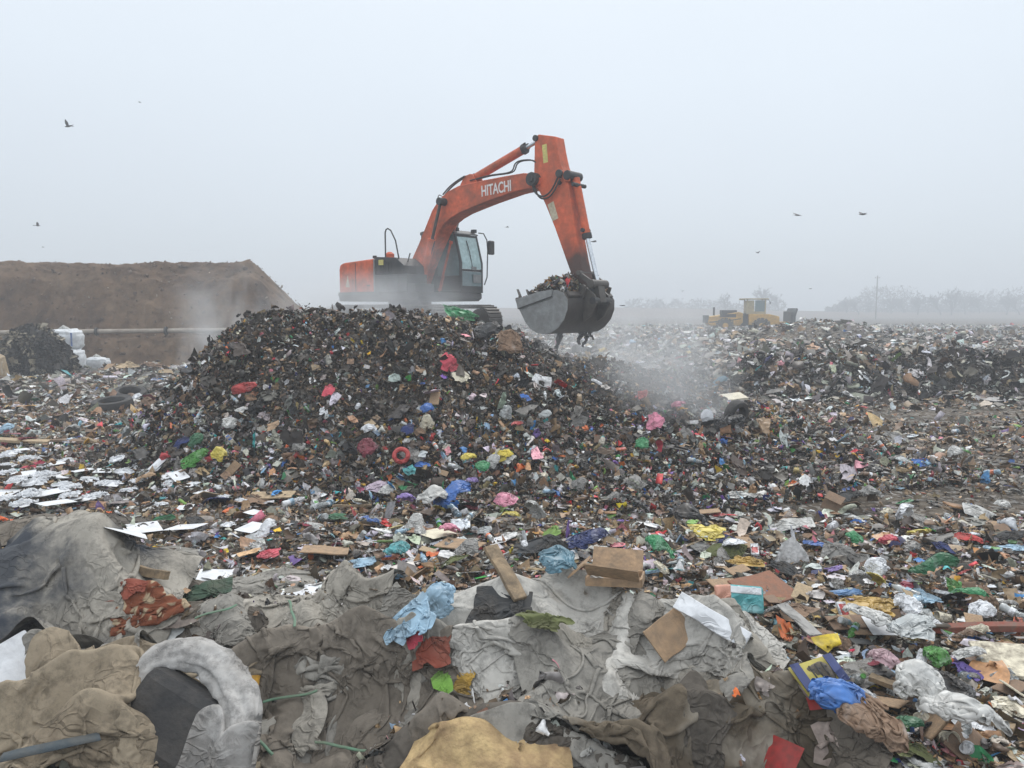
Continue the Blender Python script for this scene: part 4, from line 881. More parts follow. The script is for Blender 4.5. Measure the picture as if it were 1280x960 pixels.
for (pc, sz, rz, comp, mk, bumps, sd_, bend, nm, lab) in SHEETS_F:
    x, y, z = hit(*pc)
    if mk not in ('stain',): bumps = bumps+[(_r.uniform(-.5, .5)*sz[0]*.7, _r.uniform(-.5, .5)*sz[1]*.7, _r.uniform(.12, .29)*(.45 if pc[1] < 790 else 1), _r.uniform(.16, .32)) for _ in range(5)]
    else: bumps = [(-.35, .25, .50, .60), (.12, .28, .52, .5), (-.65, -.1, .3, .4), (.42, -.15, .34, .3), (-.25, -.35, .34, .28), (.1, -.5, .3, .22)]
    flat_ = .62 if mk not in ('stain', 'tan') else .9
    o = drape(nm, (x, y), (sz[0]*1.0, sz[1]*1.0), rz, (min(.72, comp[0]*1.02), min(.76, comp[1]*1.02)), SK[mk], [(x+a, y+b_, c_*flat_*(.8 if c_ < .3 else 1)*(.6 if pc[1] < 770 and mk != 'stain' else 1), d_) for a, b_, c_, d_ in bumps], n=96, seed=sd_, steps=44, thick=.003, bend=.34, rough=.23, bunch=.10, grav=.009)
    tag(o, lab, 'tarpaulin' if nm == 'tarpaulin' else 'sack')
# the real upper surface of the sheets, so that things placed later rest on them
from mathutils.bvhtree import BVHTree
bpy.context.view_layer.update()
_v = []; _f = []
for o_ in [q for q in sc.objects if q.type == 'MESH' and q.name.split('.')[0] in ('burlap_sack', 'tarpaulin', 'torn_sack_cloth')]:
    b0 = len(_v); _v += [tuple(o_.matrix_world @ v_.co) for v_ in o_.data.vertices]; _f += [tuple(i_+b0 for i_ in p_.vertices) for p_ in o_.data.polygons]
SHEET_BVH = BVHTree.FromPolygons(_v, _f)
_hit0 = hit; GROUND_ONLY = [False]
def sheet_hit(px, py):
    a = (px-640)/FPX; b = (480-py)/FPX
    d = Vector((a, math.cos(PITCH)+b*math.sin(PITCH), -math.sin(PITCH)+b*math.cos(PITCH))).normalized()
    h_ = SHEET_BVH.ray_cast(Vector((0, 0, CZ)), d); return h_[0], h_[1]
def hit(px, py):
    g_ = _hit0(px, py)
    if GROUND_ONLY[0]: return g_
    p_, n_ = sheet_hit(px, py)
    if p_ is not None and p_.y < g_[1]+.02: return (p_.x, p_.y, p_.z)
    return g_
# a spreading oily stain on the large sack
def spots(m, lst, c):
    t = m.node_tree; b = t.nodes['Principled BSDF']; tc = N(t, 'ShaderNodeTexCoord'); src = b.inputs['Base Color'].links[0].from_socket
    n = N(t, 'ShaderNodeTexNoise'); n.inputs['Scale'].default_value = 3.2; n.inputs['Detail'].default_value = 7; n.inputs['Roughness'].default_value = .65; t.links.new(tc.outputs['Object'], n.inputs['Vector'])
    for (p_, r_) in lst:
        d = N(t, 'ShaderNodeVectorMath', operation='DISTANCE'); t.links.new(tc.outputs['Object'], d.inputs[0]); d.inputs[1].default_value = p_
        a = N(t, 'ShaderNodeMath', operation='MULTIPLY_ADD'); t.links.new(n.outputs[0], a.inputs[0]); a.inputs[1].default_value = r_*1.5; t.links.new(d.outputs['Value'], a.inputs[2])
        r = N(t, 'ShaderNodeMapRange'); r.inputs[1].default_value = r_*1.75; r.inputs[2].default_value = r_*1.25; r.inputs[4].default_value = .9; t.links.new(a.outputs[0], r.inputs[0])
        mxc = N(t, 'ShaderNodeMix', data_type='RGBA'); mxc.inputs[7].default_value = (*c, 1); t.links.new(r.outputs[0], mxc.inputs[0]); t.links.new(src, mxc.inputs[6]); src = mxc.outputs[2]
    t.links.new(src, b.inputs['Base Color'])
spots(SK['stain'], [((-.50, -.15, .45), .50), ((-.05, -.38, .35), .42), ((-.35, -.6, .2), .45)], (.04, .047, .06))
# patterned blanket poking out of the stained sack
def blanket_mat():
    m = sackmat('leopard_blanket', (.42, .33, .22), (.25, .17, .11), .4, 3, .5); t = m.node_tree; b = t.nodes['Principled BSDF']; src = b.inputs['Base Color'].links[0].from_socket
    tc = N(t, 'ShaderNodeTexCoord'); v = N(t, 'ShaderNodeTexVoronoi', feature='DISTANCE_TO_EDGE'); v.inputs['Scale'].default_value = 11; v.inputs['Randomness'].default_value = 1; t.links.new(tc.outputs['Object'], v.inputs['Vector'])
    r = N(t, 'ShaderNodeMapRange'); r.inputs[1].default_value = .16; r.inputs[2].default_value = .24; r.inputs[3].default_value = .95; r.inputs[4].default_value = 0; t.links.new(v.outputs['Distance'], r.inputs[0])
    mxc = N(t, 'ShaderNodeMix', data_type='RGBA'); mxc.inputs[7].default_value = (.17, .05, .025, 1); t.links.new(r.outputs[0], mxc.inputs[0]); t.links.new(src, mxc.inputs[6]); t.links.new(mxc.outputs[2], b.inputs['Base Color']); return m
x, y, z = _hit0(160, 805); o = drape('blanket', (x, y), (.75, .85), .9, (.5, .6), blanket_mat(), [(x, y, .38, .40)], n=50, seed=41, bend=.4, rough=.1); tag(o, 'red brown and cream patterned blanket poking out of the large stained sack', 'blanket')
# felt-wrapped black slab
def slab_obj():
    x, y, z = _hit0(222, 945); r_ = empty('wrapped_roll', (x-.03, y, z+.03), R(-26)); r_.scale = (.92, .92, .80); tag(r_, 'black slab wrapped in whitish grey felt between the tan sack and the folded brown sack', 'roll')
    b = MB(); b.box((.0, .04, .14), (.62, .22, .46), Matrix.Rotation(R(16), 3, 'Y') @ Matrix.Rotation(R(-34), 3, 'X')); s = b.build('black_slab', M['rubber'], r_, .08)
    # thick rolled felt rim: a bent padded tube over the slab, ends hanging down
    P = [(-.46,-.10,-.05), (-.40,.06,.22), (-.26,.20,.42), (0,.26,.44), (.26,.20,.34), (.44,.06,.22), (.50,-.12,.02), (.40,-.26,-.22)]
    pts = [];
    for i in range(len(P)-1):
        p0, p1, p2, p3 = [Vector(P[q]) for q in (max(i-1,0), i, i+1, min(i+2, len(P)-1))]
        for k_ in range(6): t = k_/6; pts.append(.5*((2*p1)+(p2-p0)*t+(2*p0-5*p1+4*p2-p3)*t*t+(3*p1-p0-3*p2+p3)*t**3))
    # gathered cloth rim: a flattened roll with ridges running along and across it
    PP = [Vector(p) for p in pts]; fine = []
    for i in range(len(PP)-1):
        for k_ in range(3): fine.append(PP[i].lerp(PP[i+1], k_/3))
    m_ = 40; V = []; uu_ = Vector((0, 0, 1))
    for i, p in enumerate(fine):
        tg = (fine[min(i+2, len(fine)-1)]-fine[max(i-2, 0)]).normalized(); uu_ = (uu_-tg*uu_.dot(tg)).normalized(); vv_ = tg.cross(uu_)
        for j in range(m_):
            a = 2*math.pi*j/m_; ca, sa = math.cos(a), math.sin(a)
            q = .072+.022*float(fbm(i*.045, 0, 2, 5))+.020*(1-abs(float(fbm(ca*1.6+i*.012, sa*1.6+i*.03, 2, 6)))*3)+.010*(1-abs(float(fbm(ca*3+i*.05, sa*3+i*.11, 2, 8)))*3)
            V.append(tuple(p+uu_*ca*q*.8+vv_*sa*q*1.25))
    n_ = len(fine); f = npmesh('felt_rim', np.array(V), [(i*m_+j, i*m_+(j+1) % m_, (i+1)*m_+(j+1) % m_, (i+1)*m_+j) for i in range(n_-1) for j in range(m_)]+[tuple(range(m_-1, -1, -1)), tuple((n_-1)*m_+j for j in range(m_))], True, SK['felt'], r_)
    u, v = np.meshgrid(np.linspace(0, 1, 22), np.linspace(0, 1, 22)); X = .26+.36*u; Y = -.02-.26*v+.05*np.sin(u*7); Z = .30-.62*v+.05*np.sin(u*9+v*3)-.10*u*v+.03*np.sin(v*11)
    f2 = npmesh('felt_flap', np.stack([X-.12*v*(1-u), Y, Z], -1).reshape(-1, 3), gridfaces(22, 22), True, SK['felt'], r_); q = f2.modifiers.new('s', 'SOLIDIFY'); q.thickness = .02
slab_obj()
# strap over the tan sack, foam slab at the bottom
def ribbon(name, pts, w_, mat, label, cat, th=.006, parent=None):
    P = [Vector(p) for p in pts]; out = []
    for i in range(len(P)-1):
        p0, p1, p2, p3 = P[max(i-1, 0)], P[i], P[i+1], P[min(i+2, len(P)-1)]
        for k_ in range(6): t = k_/6; out.append(.5*((2*p1)+(p2-p0)*t+(2*p0-5*p1+4*p2-p3)*t*t+(3*p1-p0-3*p2+p3)*t**3))
    out.append(P[-1]); V = []
    for i, p in enumerate(out):
        tg = (out[min(i+1, len(out)-1)]-out[max(i-1, 0)]).normalized(); s_ = tg.cross(Vector((0, -.5, 1))).normalized()
        V += [p-s_*w_/2, p+s_*w_/2]
    o = npmesh(name, np.array([tuple(v) for v in V]), gridfaces(len(out), 2), True, mat, parent); q = o.modifiers.new('s', 'SOLIDIFY'); q.thickness = th
    return tag(o, label, cat)

def on_heap(px, py, lift=.22):
    x, y, z = hit(px, py); return (x, y-.01, z+.02)
def lie(name, p, q, n_, w_, mat, label, cat, wob=4):
    pts = [on_heap(p[0]+(q[0]-p[0])*i/n_+wob*math.sin(i*1.7), p[1]+(q[1]-p[1])*i/n_+wob*.6*math.sin(i*2.3+1)) for i in range(n_+1)]
    for _ in range(2): pts = [pts[0]]+[tuple((pts[i-1][k]+2*pts[i][k]+pts[i+1][k])/4 for k in range(3)) for i in range(1, n_)]+[pts[-1]]
    return ribbon(name, [(a_, b_-.01, c_+.012) for a_, b_, c_ in pts], w_, mat, label, cat, .003)
lie('strap', (4, 952), (128, 925), 9, .05, pmat('strap_webbing', (.05, .065, .075), .8, 0, (.14, .12, .09), .5, 6, .2, 60), 'dark blue grey webbing strap lying across the big tan sack', 'strap', 1)
TG = pmat('green_twine', (.10, .20, .13), .7, 0, (.16, .15, .11), .6, 8)
for i, (a, b_, lab) in enumerate([((245,775),(300,762),'green strip of tape at the back of the flattened brown grey sack'),((362,752),(372,790),'short green tie on the beige grey sack'),((300,905),(345,950),'green twine hanging over the small pale sack end'),((395,930),(460,945),'green strip across the long folded grey sack'),((330,880),(400,870),'thin pale green cord on the deeply folded brown sack')]):
    lie('tie_strip', a, b_, 7, .016, TG, lab, 'strip')

# scraps caught in the folds of the heap
n = 9000; X = rng.uniform(-5, 2.6, n); Y = rng.uniform(3.2, 7.2, n); k = fbm(X*1.6, Y*1.6, 3, 121) > .08; X, Y = X[k], Y[k]; Z = np.zeros(len(X)); NR = np.zeros((len(X), 3)); ok = np.zeros(len(X), bool)
for i in range(len(X)):
    p_, n_, _i, _d = SHEET_BVH.ray_cast(Vector((X[i], Y[i], 4)), Vector((0, 0, -1)))
    if p_ is not None and p_.z > H(X[i], Y[i])-.05:
        n_ = n_ if n_.z > 0 else -n_; Z[i] = p_.z; NR[i] = n_[:]; ok[i] = n_.z > .55 and p_.z < H(X[i], Y[i])+.20
X, Y, Z, NR = X[ok], Y[ok], Z[ok], NR[ok]
scatter('heap_scraps', X, Y, rng.lognormal(math.log(.022), .6, len(X)).clip(.008, .09), [.26,.40,.12,.14,.05,.05], FINE+CRM, .3, .4, .3, Z=Z, nrm=NR, label='small scraps and crumbs caught in the folds of the sacks', cat='litter')
# ------------------------------------------------------------ scattered recognisable things
_mc = {}
def sheet_near(p):
    q = SHEET_BVH.find_nearest(Vector(p), .05); return q[0] is not None
def pm(c, rough=.42, amt=.5, spec=.45, kind='p'):
    g_ = sum(c)/3; c = tuple(v*.76+g_*.17 for v in c)
    k_ = (tuple(round(v, 2) for v in c), rough, kind)
    if k_ not in _mc:
        n_ = {'p': 'plastic', 'c': 'cloth', 'k': 'card', 'w': 'paper'}[kind]
        _mc[k_] = pmat(n_+'_film_%d' % len(_mc), c, rough, 0, (.13, .105, .08), amt*(.7 if kind == 'w' else (1.7 if kind == 'k' else 1)), 13 if kind == 'k' else 5, .12 if kind != 'p' else .0, 40, spec=spec, thresh=.5 if kind == 'k' else .54, coord='Object')
        if kind in 'pc': crease(_mc[k_], 3.5, .7, .04, hi=.09)
        if kind == 'p':
            t = _mc[k_].node_tree; b = t.nodes['Principled BSDF']; src = b.inputs['Base Color'].links[0].from_socket; tc = N(t, 'ShaderNodeTexCoord')
            n = N(t, 'ShaderNodeTexNoise'); n.inputs['Scale'].default_value = 2.4; n.inputs['Detail'].default_value = 2; n.inputs['Distortion'].default_value = 1.2; t.links.new(tc.outputs['Object'], n.inputs['Vector'])
            r = N(t, 'ShaderNodeMapRange'); r.inputs[1].default_value = .53; r.inputs[2].default_value = .60; r.inputs[4].default_value = .45; t.links.new(n.outputs[0], r.inputs[0])
            mxc = N(t, 'ShaderNodeMix', data_type='RGBA'); mxc.inputs[7].default_value = (*[min(.75, v*.5+.28) for v in c], 1); t.links.new(r.outputs[0], mxc.inputs[0]); t.links.new(src, mxc.inputs[6]); t.links.new(mxc.outputs[2], b.inputs['Base Color'])
    return _mc[k_]
COL = dict(blue=S(28,104,190), purple=S(140,110,190), lilac=S(180,160,180), maroon=S(130,20,50), red=S(190,44,40), orange=S(225,110,40), green=S(66,150,40), darkgreen=S(20,104,62), emerald=S(24,140,80), yellow=S(222,200,30), mustard=S(186,146,28), pink=S(226,130,160), crimson=S(214,60,84), teal=S(60,170,175), black=S(30,30,33), charcoal=S(56,58,60), white=S(224,227,231), pale=S(196,196,192), clear=S(176,182,182), grey=S(140,138,134), brown=S(140,110,84), tan=S(186,160,120), cardboard=S(176,142,104), lightblue=S(140,180,205), navy=S(30,50,110), rust=S(140,60,36), olive=S(96,104,52), violet=S(90,70,150), cream=S(222,212,184), lime=S(130,190,60))
def templ(name, T, pos, size, col, label, cat, seed=0, rot=None, nrm=None, hz=1, asp=1, sub=1, kind='p', lift=.02, rough=.42, group=None):
    V, F_ = T[seed % len(T)]; key = (name, id(T), seed % len(T), col if isinstance(col, str) else tuple(col), kind)
    V = V*[size, size*asp, size*hz]; V = V-[0, 0, 0]
    if sheet_near(pos): lift = .0
    if isinstance(col, str): c = COL[col]
    else: c = col
    o = npmesh(name, V, F_, True, pm(c, rough, kind=kind) if not hasattr(col, 'node_tree') else col)
    x, y, z = pos; n_ = nrm if nrm is not None else normal(np.array([x]), np.array([y]))[0]
    o.location = (x+n_[0]*lift, y+n_[1]*lift, z+n_[2]*lift); q = Vector((0, 0, 1)).rotation_difference(Vector(n_)); o.rotation_mode = 'XYZ'
    rz = rot if rot is not None else random.uniform(0, 6.28); o.rotation_euler = (q.to_matrix() @ Matrix.Rotation(rz, 3, 'Z')).to_euler()
    if sub: q = o.modifiers.new('smooth', 'SUBSURF'); q.levels = sub; q.render_levels = sub
    tag(o, label, cat, group); return o
def bagobj(px, py, size, col, label, T='bag', seed=0, lift=.02, hz=1, asp=1, rot=None, cat=None, name=None, kind='p', rough=.42):
    TT = dict(bag=BAGT, film=FILMT, rag=RAGT, paper=PAPT)[T]; size = size*(.8 if T != 'paper' else 1)
    nm = name or dict(bag='plastic_bag', film='plastic_film', rag='rag', paper='paper_sheet')[T]
    ct = cat or dict(bag='bag', film='plastic film', rag='rag', paper='paper')[T]
    return templ(nm, TT, hit(px, py), size, col, label, ct, seed, rot, None, hz, asp, kind='c' if T == 'rag' else ('w' if T == 'paper' else kind), lift=lift, rough=.9 if T == 'rag' else (.7 if T == 'paper' else rough))
B_ = bagobj
L2 = .10
B_(563,648,.62,'blue','knotted bright blue plastic bag at the foot of the pile','bag',1,.06,rot=.3)
B_(540,652,.55,'pale','crumpled whitish bag touching the left side of the bright blue bag','bag',2,.03)
B_(507,640,.36,'purple','lilac purple plastic bag left of the bright blue bag','bag',3,.05)
B_(470,625,.46,'lilac','dull greyish lilac bag up left of the purple bag','bag',4,.04)
B_(466,578,.40,'maroon','maroon bag on the lower slope of the pile',T='bag',seed=5,lift=.16)
B_(246,590,.62,'green','long bright green bag at the left foot of the pile beside the paper drift','bag',0,.08,asp=.6,rot=.5)
B_(281,588,.48,'yellow','yellow plastic bag just right of the long green bag','bag',2,.08,asp=.6,rot=2.4)
B_(250,563,.34,'darkgreen','dark green bag above the long bright green bag','bag',3,.10)
B_(230,560,.40,'navy','blue cloth bundle next to the dark green bag at the pile foot','rag',1,.10)
B_(315,500,.55,'red','red sack lying high on the left flank of the pile','bag',4,.16,asp=.45,rot=.1)
B_(558,460,.50,'crimson','pinkish red rag hanging on the upper face of the pile','rag',2,.16,hz=1.4)
B_(415,497,.34,'crimson','small faded red rag on the left middle of the pile face','rag',3,.16)
B_(573,402,1.1,'emerald','green torn netting on the crest of the pile in front of the tracks','film',1,.16,hz=1.6,asp=.5,rot=.1)
B_(600,398,.7,'teal','teal green netting scrap right of the crest netting','film',3,.16,hz=1.5,asp=.5,rot=2.6)
B_(628,450,.66,'brown','brown open paper sack on the upper right of the pile face','bag',5,.16,rot=.2,rough=.9)
B_(602,435,.62,'black','black bin bag on the crest of the pile left of the brown sack','bag',1,.16)
B_(572,478,.42,'cream','cream and yellow wrapper under the pinkish red rag','film',4,.16)
B_(655,507,.26,'blue','small blue rag scrap right of the middle of the pile face','rag',0,.16)
B_(540,523,.26,'blue','blue cup shaped scrap at the middle of the pile face','bag',2,.16)
B_(509,545,.30,'navy','navy blue rag on the lower middle of the pile face','rag',3,.16)
B_(632,580,.36,'yellow','yellow rag standing on the lower face of the pile','rag',1,.16,hz=1.5)
B_(590,590,.34,'yellow','yellow bag left of the standing yellow rag','bag',3,.16)
B_(609,600,.34,'emerald','green bag under the two yellow rags on the pile foot','bag',4,.14)
B_(508,618,.34,'emerald','green film scrap above the purple bag','film',2,.12)
B_(800,572,.30,'emerald','green bag on the right foot of the pile','bag',5,.14)
B_(745,493,.26,'white','white pouch high on the right part of the pile','bag',0,.16,hz=1.4)
B_(680,535,.28,'clear','pale blue grey bag on the right middle of the pile','bag',3,.16)
B_(885,672,.62,'yellow','crumpled yellow film right of the black bag','film',1,.06)
B_(862,682,.55,'black','black plastic bag left of the crumpled yellow film','bag',2,.05)
B_(824,712,.40,'emerald','emerald green bag standing above the open carton','bag',3,.06,hz=1.3)
B_(731,697,.62,'navy','round navy blue bundle beside the black tarpaulin strip','bag',0,.05,asp=.7,rot=0)
B_(705,712,.32,S(80,130,150),'greyish teal bag left of the navy bundle','bag',5,.05)
B_(680,690,.95,'charcoal','long black tarpaulin strip lying across the flat','rag',2,.05,asp=.6,rot=.1)
B_(935,714,.52,'mustard','orange and yellow folded bag on the right flat','film',0,.08,hz=1.6)
B_(1085,768,.66,'mustard','flat mustard yellow film sheet on the right flat','film',5,.05)
B_(1158,742,.52,'darkgreen','long dark green plastic sleeve on the right','bag',1,.06,asp=.45,rot=-.3)
B_(1217,765,.34,'emerald','round green bag right of the dark green sleeve','bag',4,.06)
B_(1068,693,.24,'emerald','small green bag in the middle of the right flat','bag',2,.06)
B_(1108,695,.32,'crimson','faded red pink bag right of the small green bag','bag',3,.05)
B_(1212,680,.45,'red','dark red rag near the right edge','rag',0,.06)
B_(1140,820,.52,'clear','large translucent pale bag on the right foreground','bag',4,.05)
B_(1085,800,.52,'pale','dusty greyish white bag left of the large translucent bag','bag',5,.05)
B_(1034,880,.48,S(30,112,196),'bright blue plastic bag with a red patch at the right end of the heap','bag',3,.10,asp=.62,rot=-.1)
B_(1076,912,.46,'brown','brownish crumpled bag right below the bright blue foreground bag','bag',0,.08,rough=.8)
B_(1195,955,.66,'pale','big dirty white bag at the bottom edge in the right corner','bag',3,.06)
B_(1190,895,.40,'black','black bin bag in the right foreground','bag',5,.03)
B_(1215,910,.36,'white','white crumpled bag right of the black foreground bin bag','film',2,.05)
B_(1145,900,.44,'pale','pale patterned bag above the big dirty white corner bag','bag',2,.04)
B_(1135,935,.24,'darkgreen','small dark green box shaped bag at the bottom right','bag',4,.08)
B_(1068,885,.40,'white','thin white bag behind the bright blue foreground bag','film',3,.07)
B_(1110,858,.36,S(190,150,160),'pinkish translucent bag above the brown foreground bag','bag',1,.05)
B_(1205,845,.42,'violet','violet blue rag at the right edge of the foreground','rag',2,.05)
B_(1150,755,.45,'lightblue','blue and white crumpled wrapper under the dark green sleeve','film',4,.05)
B_(1060,750,.42,S(90,140,190),'dull blue film strip on the right flat','film',2,.06,asp=.5,rot=0)
B_(515,778,.42,'lightblue','pale blue plastic sheet bunched behind the middle sacks','film',1,.10,hz=1.0)
B_(558,765,.28,'lightblue','pale blue plastic lump right of the bunched pale blue sheet','bag',2,.10)
B_(537,812,.34,'rust','dark red brown cloth below the pale blue sheet','rag',1,.22)
B_(517,797,.18,'crimson','small pink cloth beside the dark red brown cloth','rag',3,.26)
B_(555,852,.22,'lime','green lined glove end beside the small twisted grey sack','rag',0,.36)
B_(583,852,.20,'mustard','yellow rubber glove cuff left of the big off white sack','rag',2,.36)
B_(680,778,.50,'olive','olive green roll end on the back of the heap','rag',3,.30,asp=.5,rot=-.3)
B_(630,762,.50,'charcoal','dark grey green tent cloth behind the big off white sack','rag',1,.28)
B_(255,742,.50,S(52,80,60),'dark green rag behind the flattened grey sack','rag',0,.20)
B_(210,654,.40,'darkgreen','dark green cloth between the loose paper sheets','rag',1,.06,asp=.6,rot=0)
B_(338,700,.40,'crimson','pink red film left of the brown cardboard sheet','film',3,.06)
B_(332,690,.30,'white','white cup shaped bag behind the pink red film','bag',1,.08,hz=1.4)
B_(395,672,.30,'pale','pale bag in the middle left of the flat','bag',5,.05)
B_(452,712,.42,'lightblue','blue and white patterned film on the left flat','film',5,.06)
B_(560,680,.34,'pink','pink bag below the knotted bright blue bag','bag',3,.05)
B_(538,700,.24,'orange','small orange red rag below the pink bag','rag',2,.06)
B_(420,652,.36,'darkgreen','green leafy netting scrap on the left flat','film',4,.06)
B_(385,662,.34,'maroon','dark red rag left of the green netting scrap','rag',3,.06)
B_(160,735,.30,'rust','orange brown rag scrap on the left foreground','rag',0,.40)
B_(40,590,.40,'crimson','pink red cloth lying in the paper drift','rag',1,.07,asp=.5,rot=-.2)
B_(85,600,.38,'mustard','mustard yellow cloth strip lying in the paper drift','rag',2,.07,asp=.5,rot=-.5)
B_(185,612,.42,'cardboard','brown crumpled wrapping paper right of the paper drift','bag',4,.05,rough=.9)
B_(905,545,.75,'black','black bin bag leaning against the tyre at the right end of the pile','bag',0,.12)
B_(1270,692,.40,'lightblue','pale blue film at the right edge of the flat','film',0,.06)
B_(930,628,.62,'pale','torn off white sheet on the flat right of the pile','film',3,.08,hz=1.4)
B_(18,592,.30,'teal','pale teal scrap at the left edge',T='film',seed=2,lift=.05)
B_(8,548,.45,'lightblue','light blue bag at the left edge of the flat','bag',3,.04)
# loose sheets of paper
GROUND_ONLY[0] = True; k = 0; PL = 'white paper sheets heaped in the drift at the left edge'
for (px, py, s_) in [(8,588,.42),(30,600,.5),(55,605,.55),(22,615,.45),(60,622,.55),(90,618,.42),(110,610,.4),(75,590,.4),(50,578,.38),(95,596,.36),(130,598,.38),(155,603,.4),(170,590,.34),(120,585,.36),(140,615,.36),(40,632,.5),(100,630,.42),(15,632,.4),(160,624,.34),(205,588,.32),(65,568,.3),(190,604,.3),(28,570,.32),(10,604,.42),(80,612,.4),(215,600,.28),(5,580,.4),(35,585,.4),(70,600,.5),(45,612,.5),(85,585,.36),(105,600,.4),(130,610,.4),(30,640,.5),(70,640,.45),(120,635,.4),(55,590,.4),(150,596,.34),(15,575,.4),(170,615,.3),(5,622,.45),(90,628,.4),(200,594,.36),(225,606,.32),(180,598,.4),(212,612,.3),(240,615,.26),(150,585,.34),(175,578,.3),(255,622,.26),(280,632,.24),(300,640,.22),(232,640,.3),(200,640,.3),(262,606,.2),(318,655,.24),(286,662,.22)]:
    B_(px, py, s_*.92, 'white', 'white paper sheets heaped in the drift at the left edge of the photo', 'paper' if k % 3 == 1 else 'film', k, .05+.03*(k % 4), hz=3.2, name='paper_sheet', cat='paper', kind='w', rough=.8)['group'] = PL; k += 1
GROUND_ONLY[0] = False
for (px, py, s_, lab) in [(180,660,.48,'bent white paper sheet with a shadowed fold right of the dark tarpaulin'),(233,668,.42,'white paper sheet standing tilted between the drift and the flat'),(150,663,.36,'half curled white sheet left of the dark green cloth'),(315,668,.34,'white paper tray on the left flat above the pink red film'),(268,722,.44,'flat white sheet at the back edge of the sack heap'),(165,552,.36,'bright white carton lid above the paper drift'),(382,738,.42,'open white booklet lying above the sack heap'),(545,676,.40,'cream cardboard sheet below the knotted blue bag'),(1100,795,.30,'folded white sheet left of the large translucent bag'),(15,845,.42,'torn white paper wedged at the left edge under the large stained sack'),(265,845,.16,'torn white paper scrap lying on the felt rim')]:
    B_(px, py, s_, 'white' if 'cream' not in lab else 'cream', lab, 'paper', k, .08 if py < 800 else .45, hz=1.6, rot=k*.7); k += 1

def rnd_local(nm, mb, mat, parent=None, bevel=0, smooth=False): return mb.build(nm, mat, parent, bevel, smooth)
def place(o, px, py, lift=.05, rot=0, tilt=(0, 0)):
    x, y, z = hit(px, py); n_ = normal(np.array([x]), np.array([y]))[0]; q = Vector((0, 0, 1)).rotation_difference(Vector(n_)).to_matrix()
    if sheet_near((x, y, z)): lift = min(lift, .04)
    o.location = Vector((x, y, z))+Vector(n_)*lift; o.rotation_euler = (q @ Matrix.Rotation(rot, 3, 'Z') @ Matrix.Rotation(tilt[0], 3, 'X') @ Matrix.Rotation(tilt[1], 3, 'Y')).to_euler(); return o
# planks, boards and strips
def plank(px, py, L, w_, th, rot, mat, label, cat='plank', name='plank', tilt=(0, 0), lift=.08):
    b = MB(); n_ = 8; V = []
    for i in range(n_+1):
        t = -L/2+L*i/n_; wv = .004*math.sin(i*1.1+px); e_ = .003*math.sin(i*5+py)
        V += [(t, -w_/2+e_, -th/2+wv), (t, w_/2-e_*.6, -th/2+wv), (t, w_/2-e_*.6, th/2+wv), (t, -w_/2+e_, th/2+wv)]
    F_ = [(3, 2, 1, 0), tuple(4*n_+q for q in range(4))]
    for i in range(n_):
        for q in range(4): F_.append((4*i+q, 4*i+(q+1) % 4, 4*i+4+(q+1) % 4, 4*i+4+q))
    b.raw(V, F_); o = b.build(name, mat, None, .004); place(o, px, py, lift, rot, tilt); return tag(o, label, cat)
plank(892,778,.44,.10,.02,R(-52),pm(COL['white'],.5,.15),'narrow white board sloping down towards the sack heap','board','board',(0,R(8)),.28)
plank(996,812,.42,.11,.012,R(-72),pm(COL['grey'],.5,.3),'grey translucent plastic strip left of the yellow printed wrapper','strip','plastic_strip',(0,R(12)),.24)
plank(1172,895,.85,.07,.035,R(-42),M['wood'],'broken yellowish lath pointing down in the right foreground','lath','lath',(0,R(3)),.10)
plank(1248,800,.95,.10,.05,R(-20),pm(COL['rust'],.85,.5,kind='k'),'reddish brown plank running out of the right edge','plank','plank',(0,0),.10)
plank(631,722,.42,.09,.03,R(-60),M['wood'],'short pale wooden lath standing up on the flat behind the heap','lath','lath',(0,R(20)),.10)
plank(182,722,.30,.07,.06,R(-5),M['wood'],'split log end lying right of the patterned blanket','log','log',(0,0),.28)
plank(100,556,1.3,.20,.04,R(-18),pm(COL['brown'],.9,.5,kind='k'),'brown board lying above the paper drift','board','board',(0,0),.08)
plank(128,562,1.1,.12,.05,R(-28),M['wood'],'grey weathered lath right of the brown board','lath','lath',(0,0),.10)
plank(18,557,1.3,.26,.05,R(6),pm(COL['tan'],.8,.35,kind='k'),'yellow tan board at the left edge above the paper drift','board','board',(0,0),.10)
plank(955,750,.55,.40,.02,R(30),pm(S(150,96,66),.85,.3,kind='k'),'reddish brown cardboard flap on the right flat','cardboard','cardboard_sheet',(R(18),0),.10)
plank(440,640,.5,.04,.03,R(12),M['wood'],'thin wooden stick below the pile on the left flat','stick','stick',(0,0),.08)
plank(1275,840,.55,.42,.03,R(-12),pm(COL['cream'],.8,.6,kind='k'),'large muddy cream panel at the right edge','panel','panel',(R(6),0),.08)
plank(575,690,.48,.32,.015,R(-25),pm(COL['cardboard'],.85,.4,kind='k'),'torn brown cardboard sheet below the pink bag','cardboard','cardboard_sheet',(R(5),0),.08)
plank(407,698,.48,.34,.015,R(8),pm(COL['cardboard'],.85,.45,kind='k'),'curled brown cardboard sheet in the middle left of the flat','cardboard','cardboard_sheet',(R(-8),R(5)),.09)
plank(340,628,.62,.22,.02,R(-4),pm(COL['tan'],.85,.35,kind='k'),'tan cardboard strip at the foot of the pile','cardboard','cardboard_sheet',(R(12),0),.10)
plank(912,505,.55,.3,.05,R(20),pm(COL['cream'],.7,.2,kind='k'),'pale board on the right shoulder of the pile','board','board',(0,R(-15)),.14)
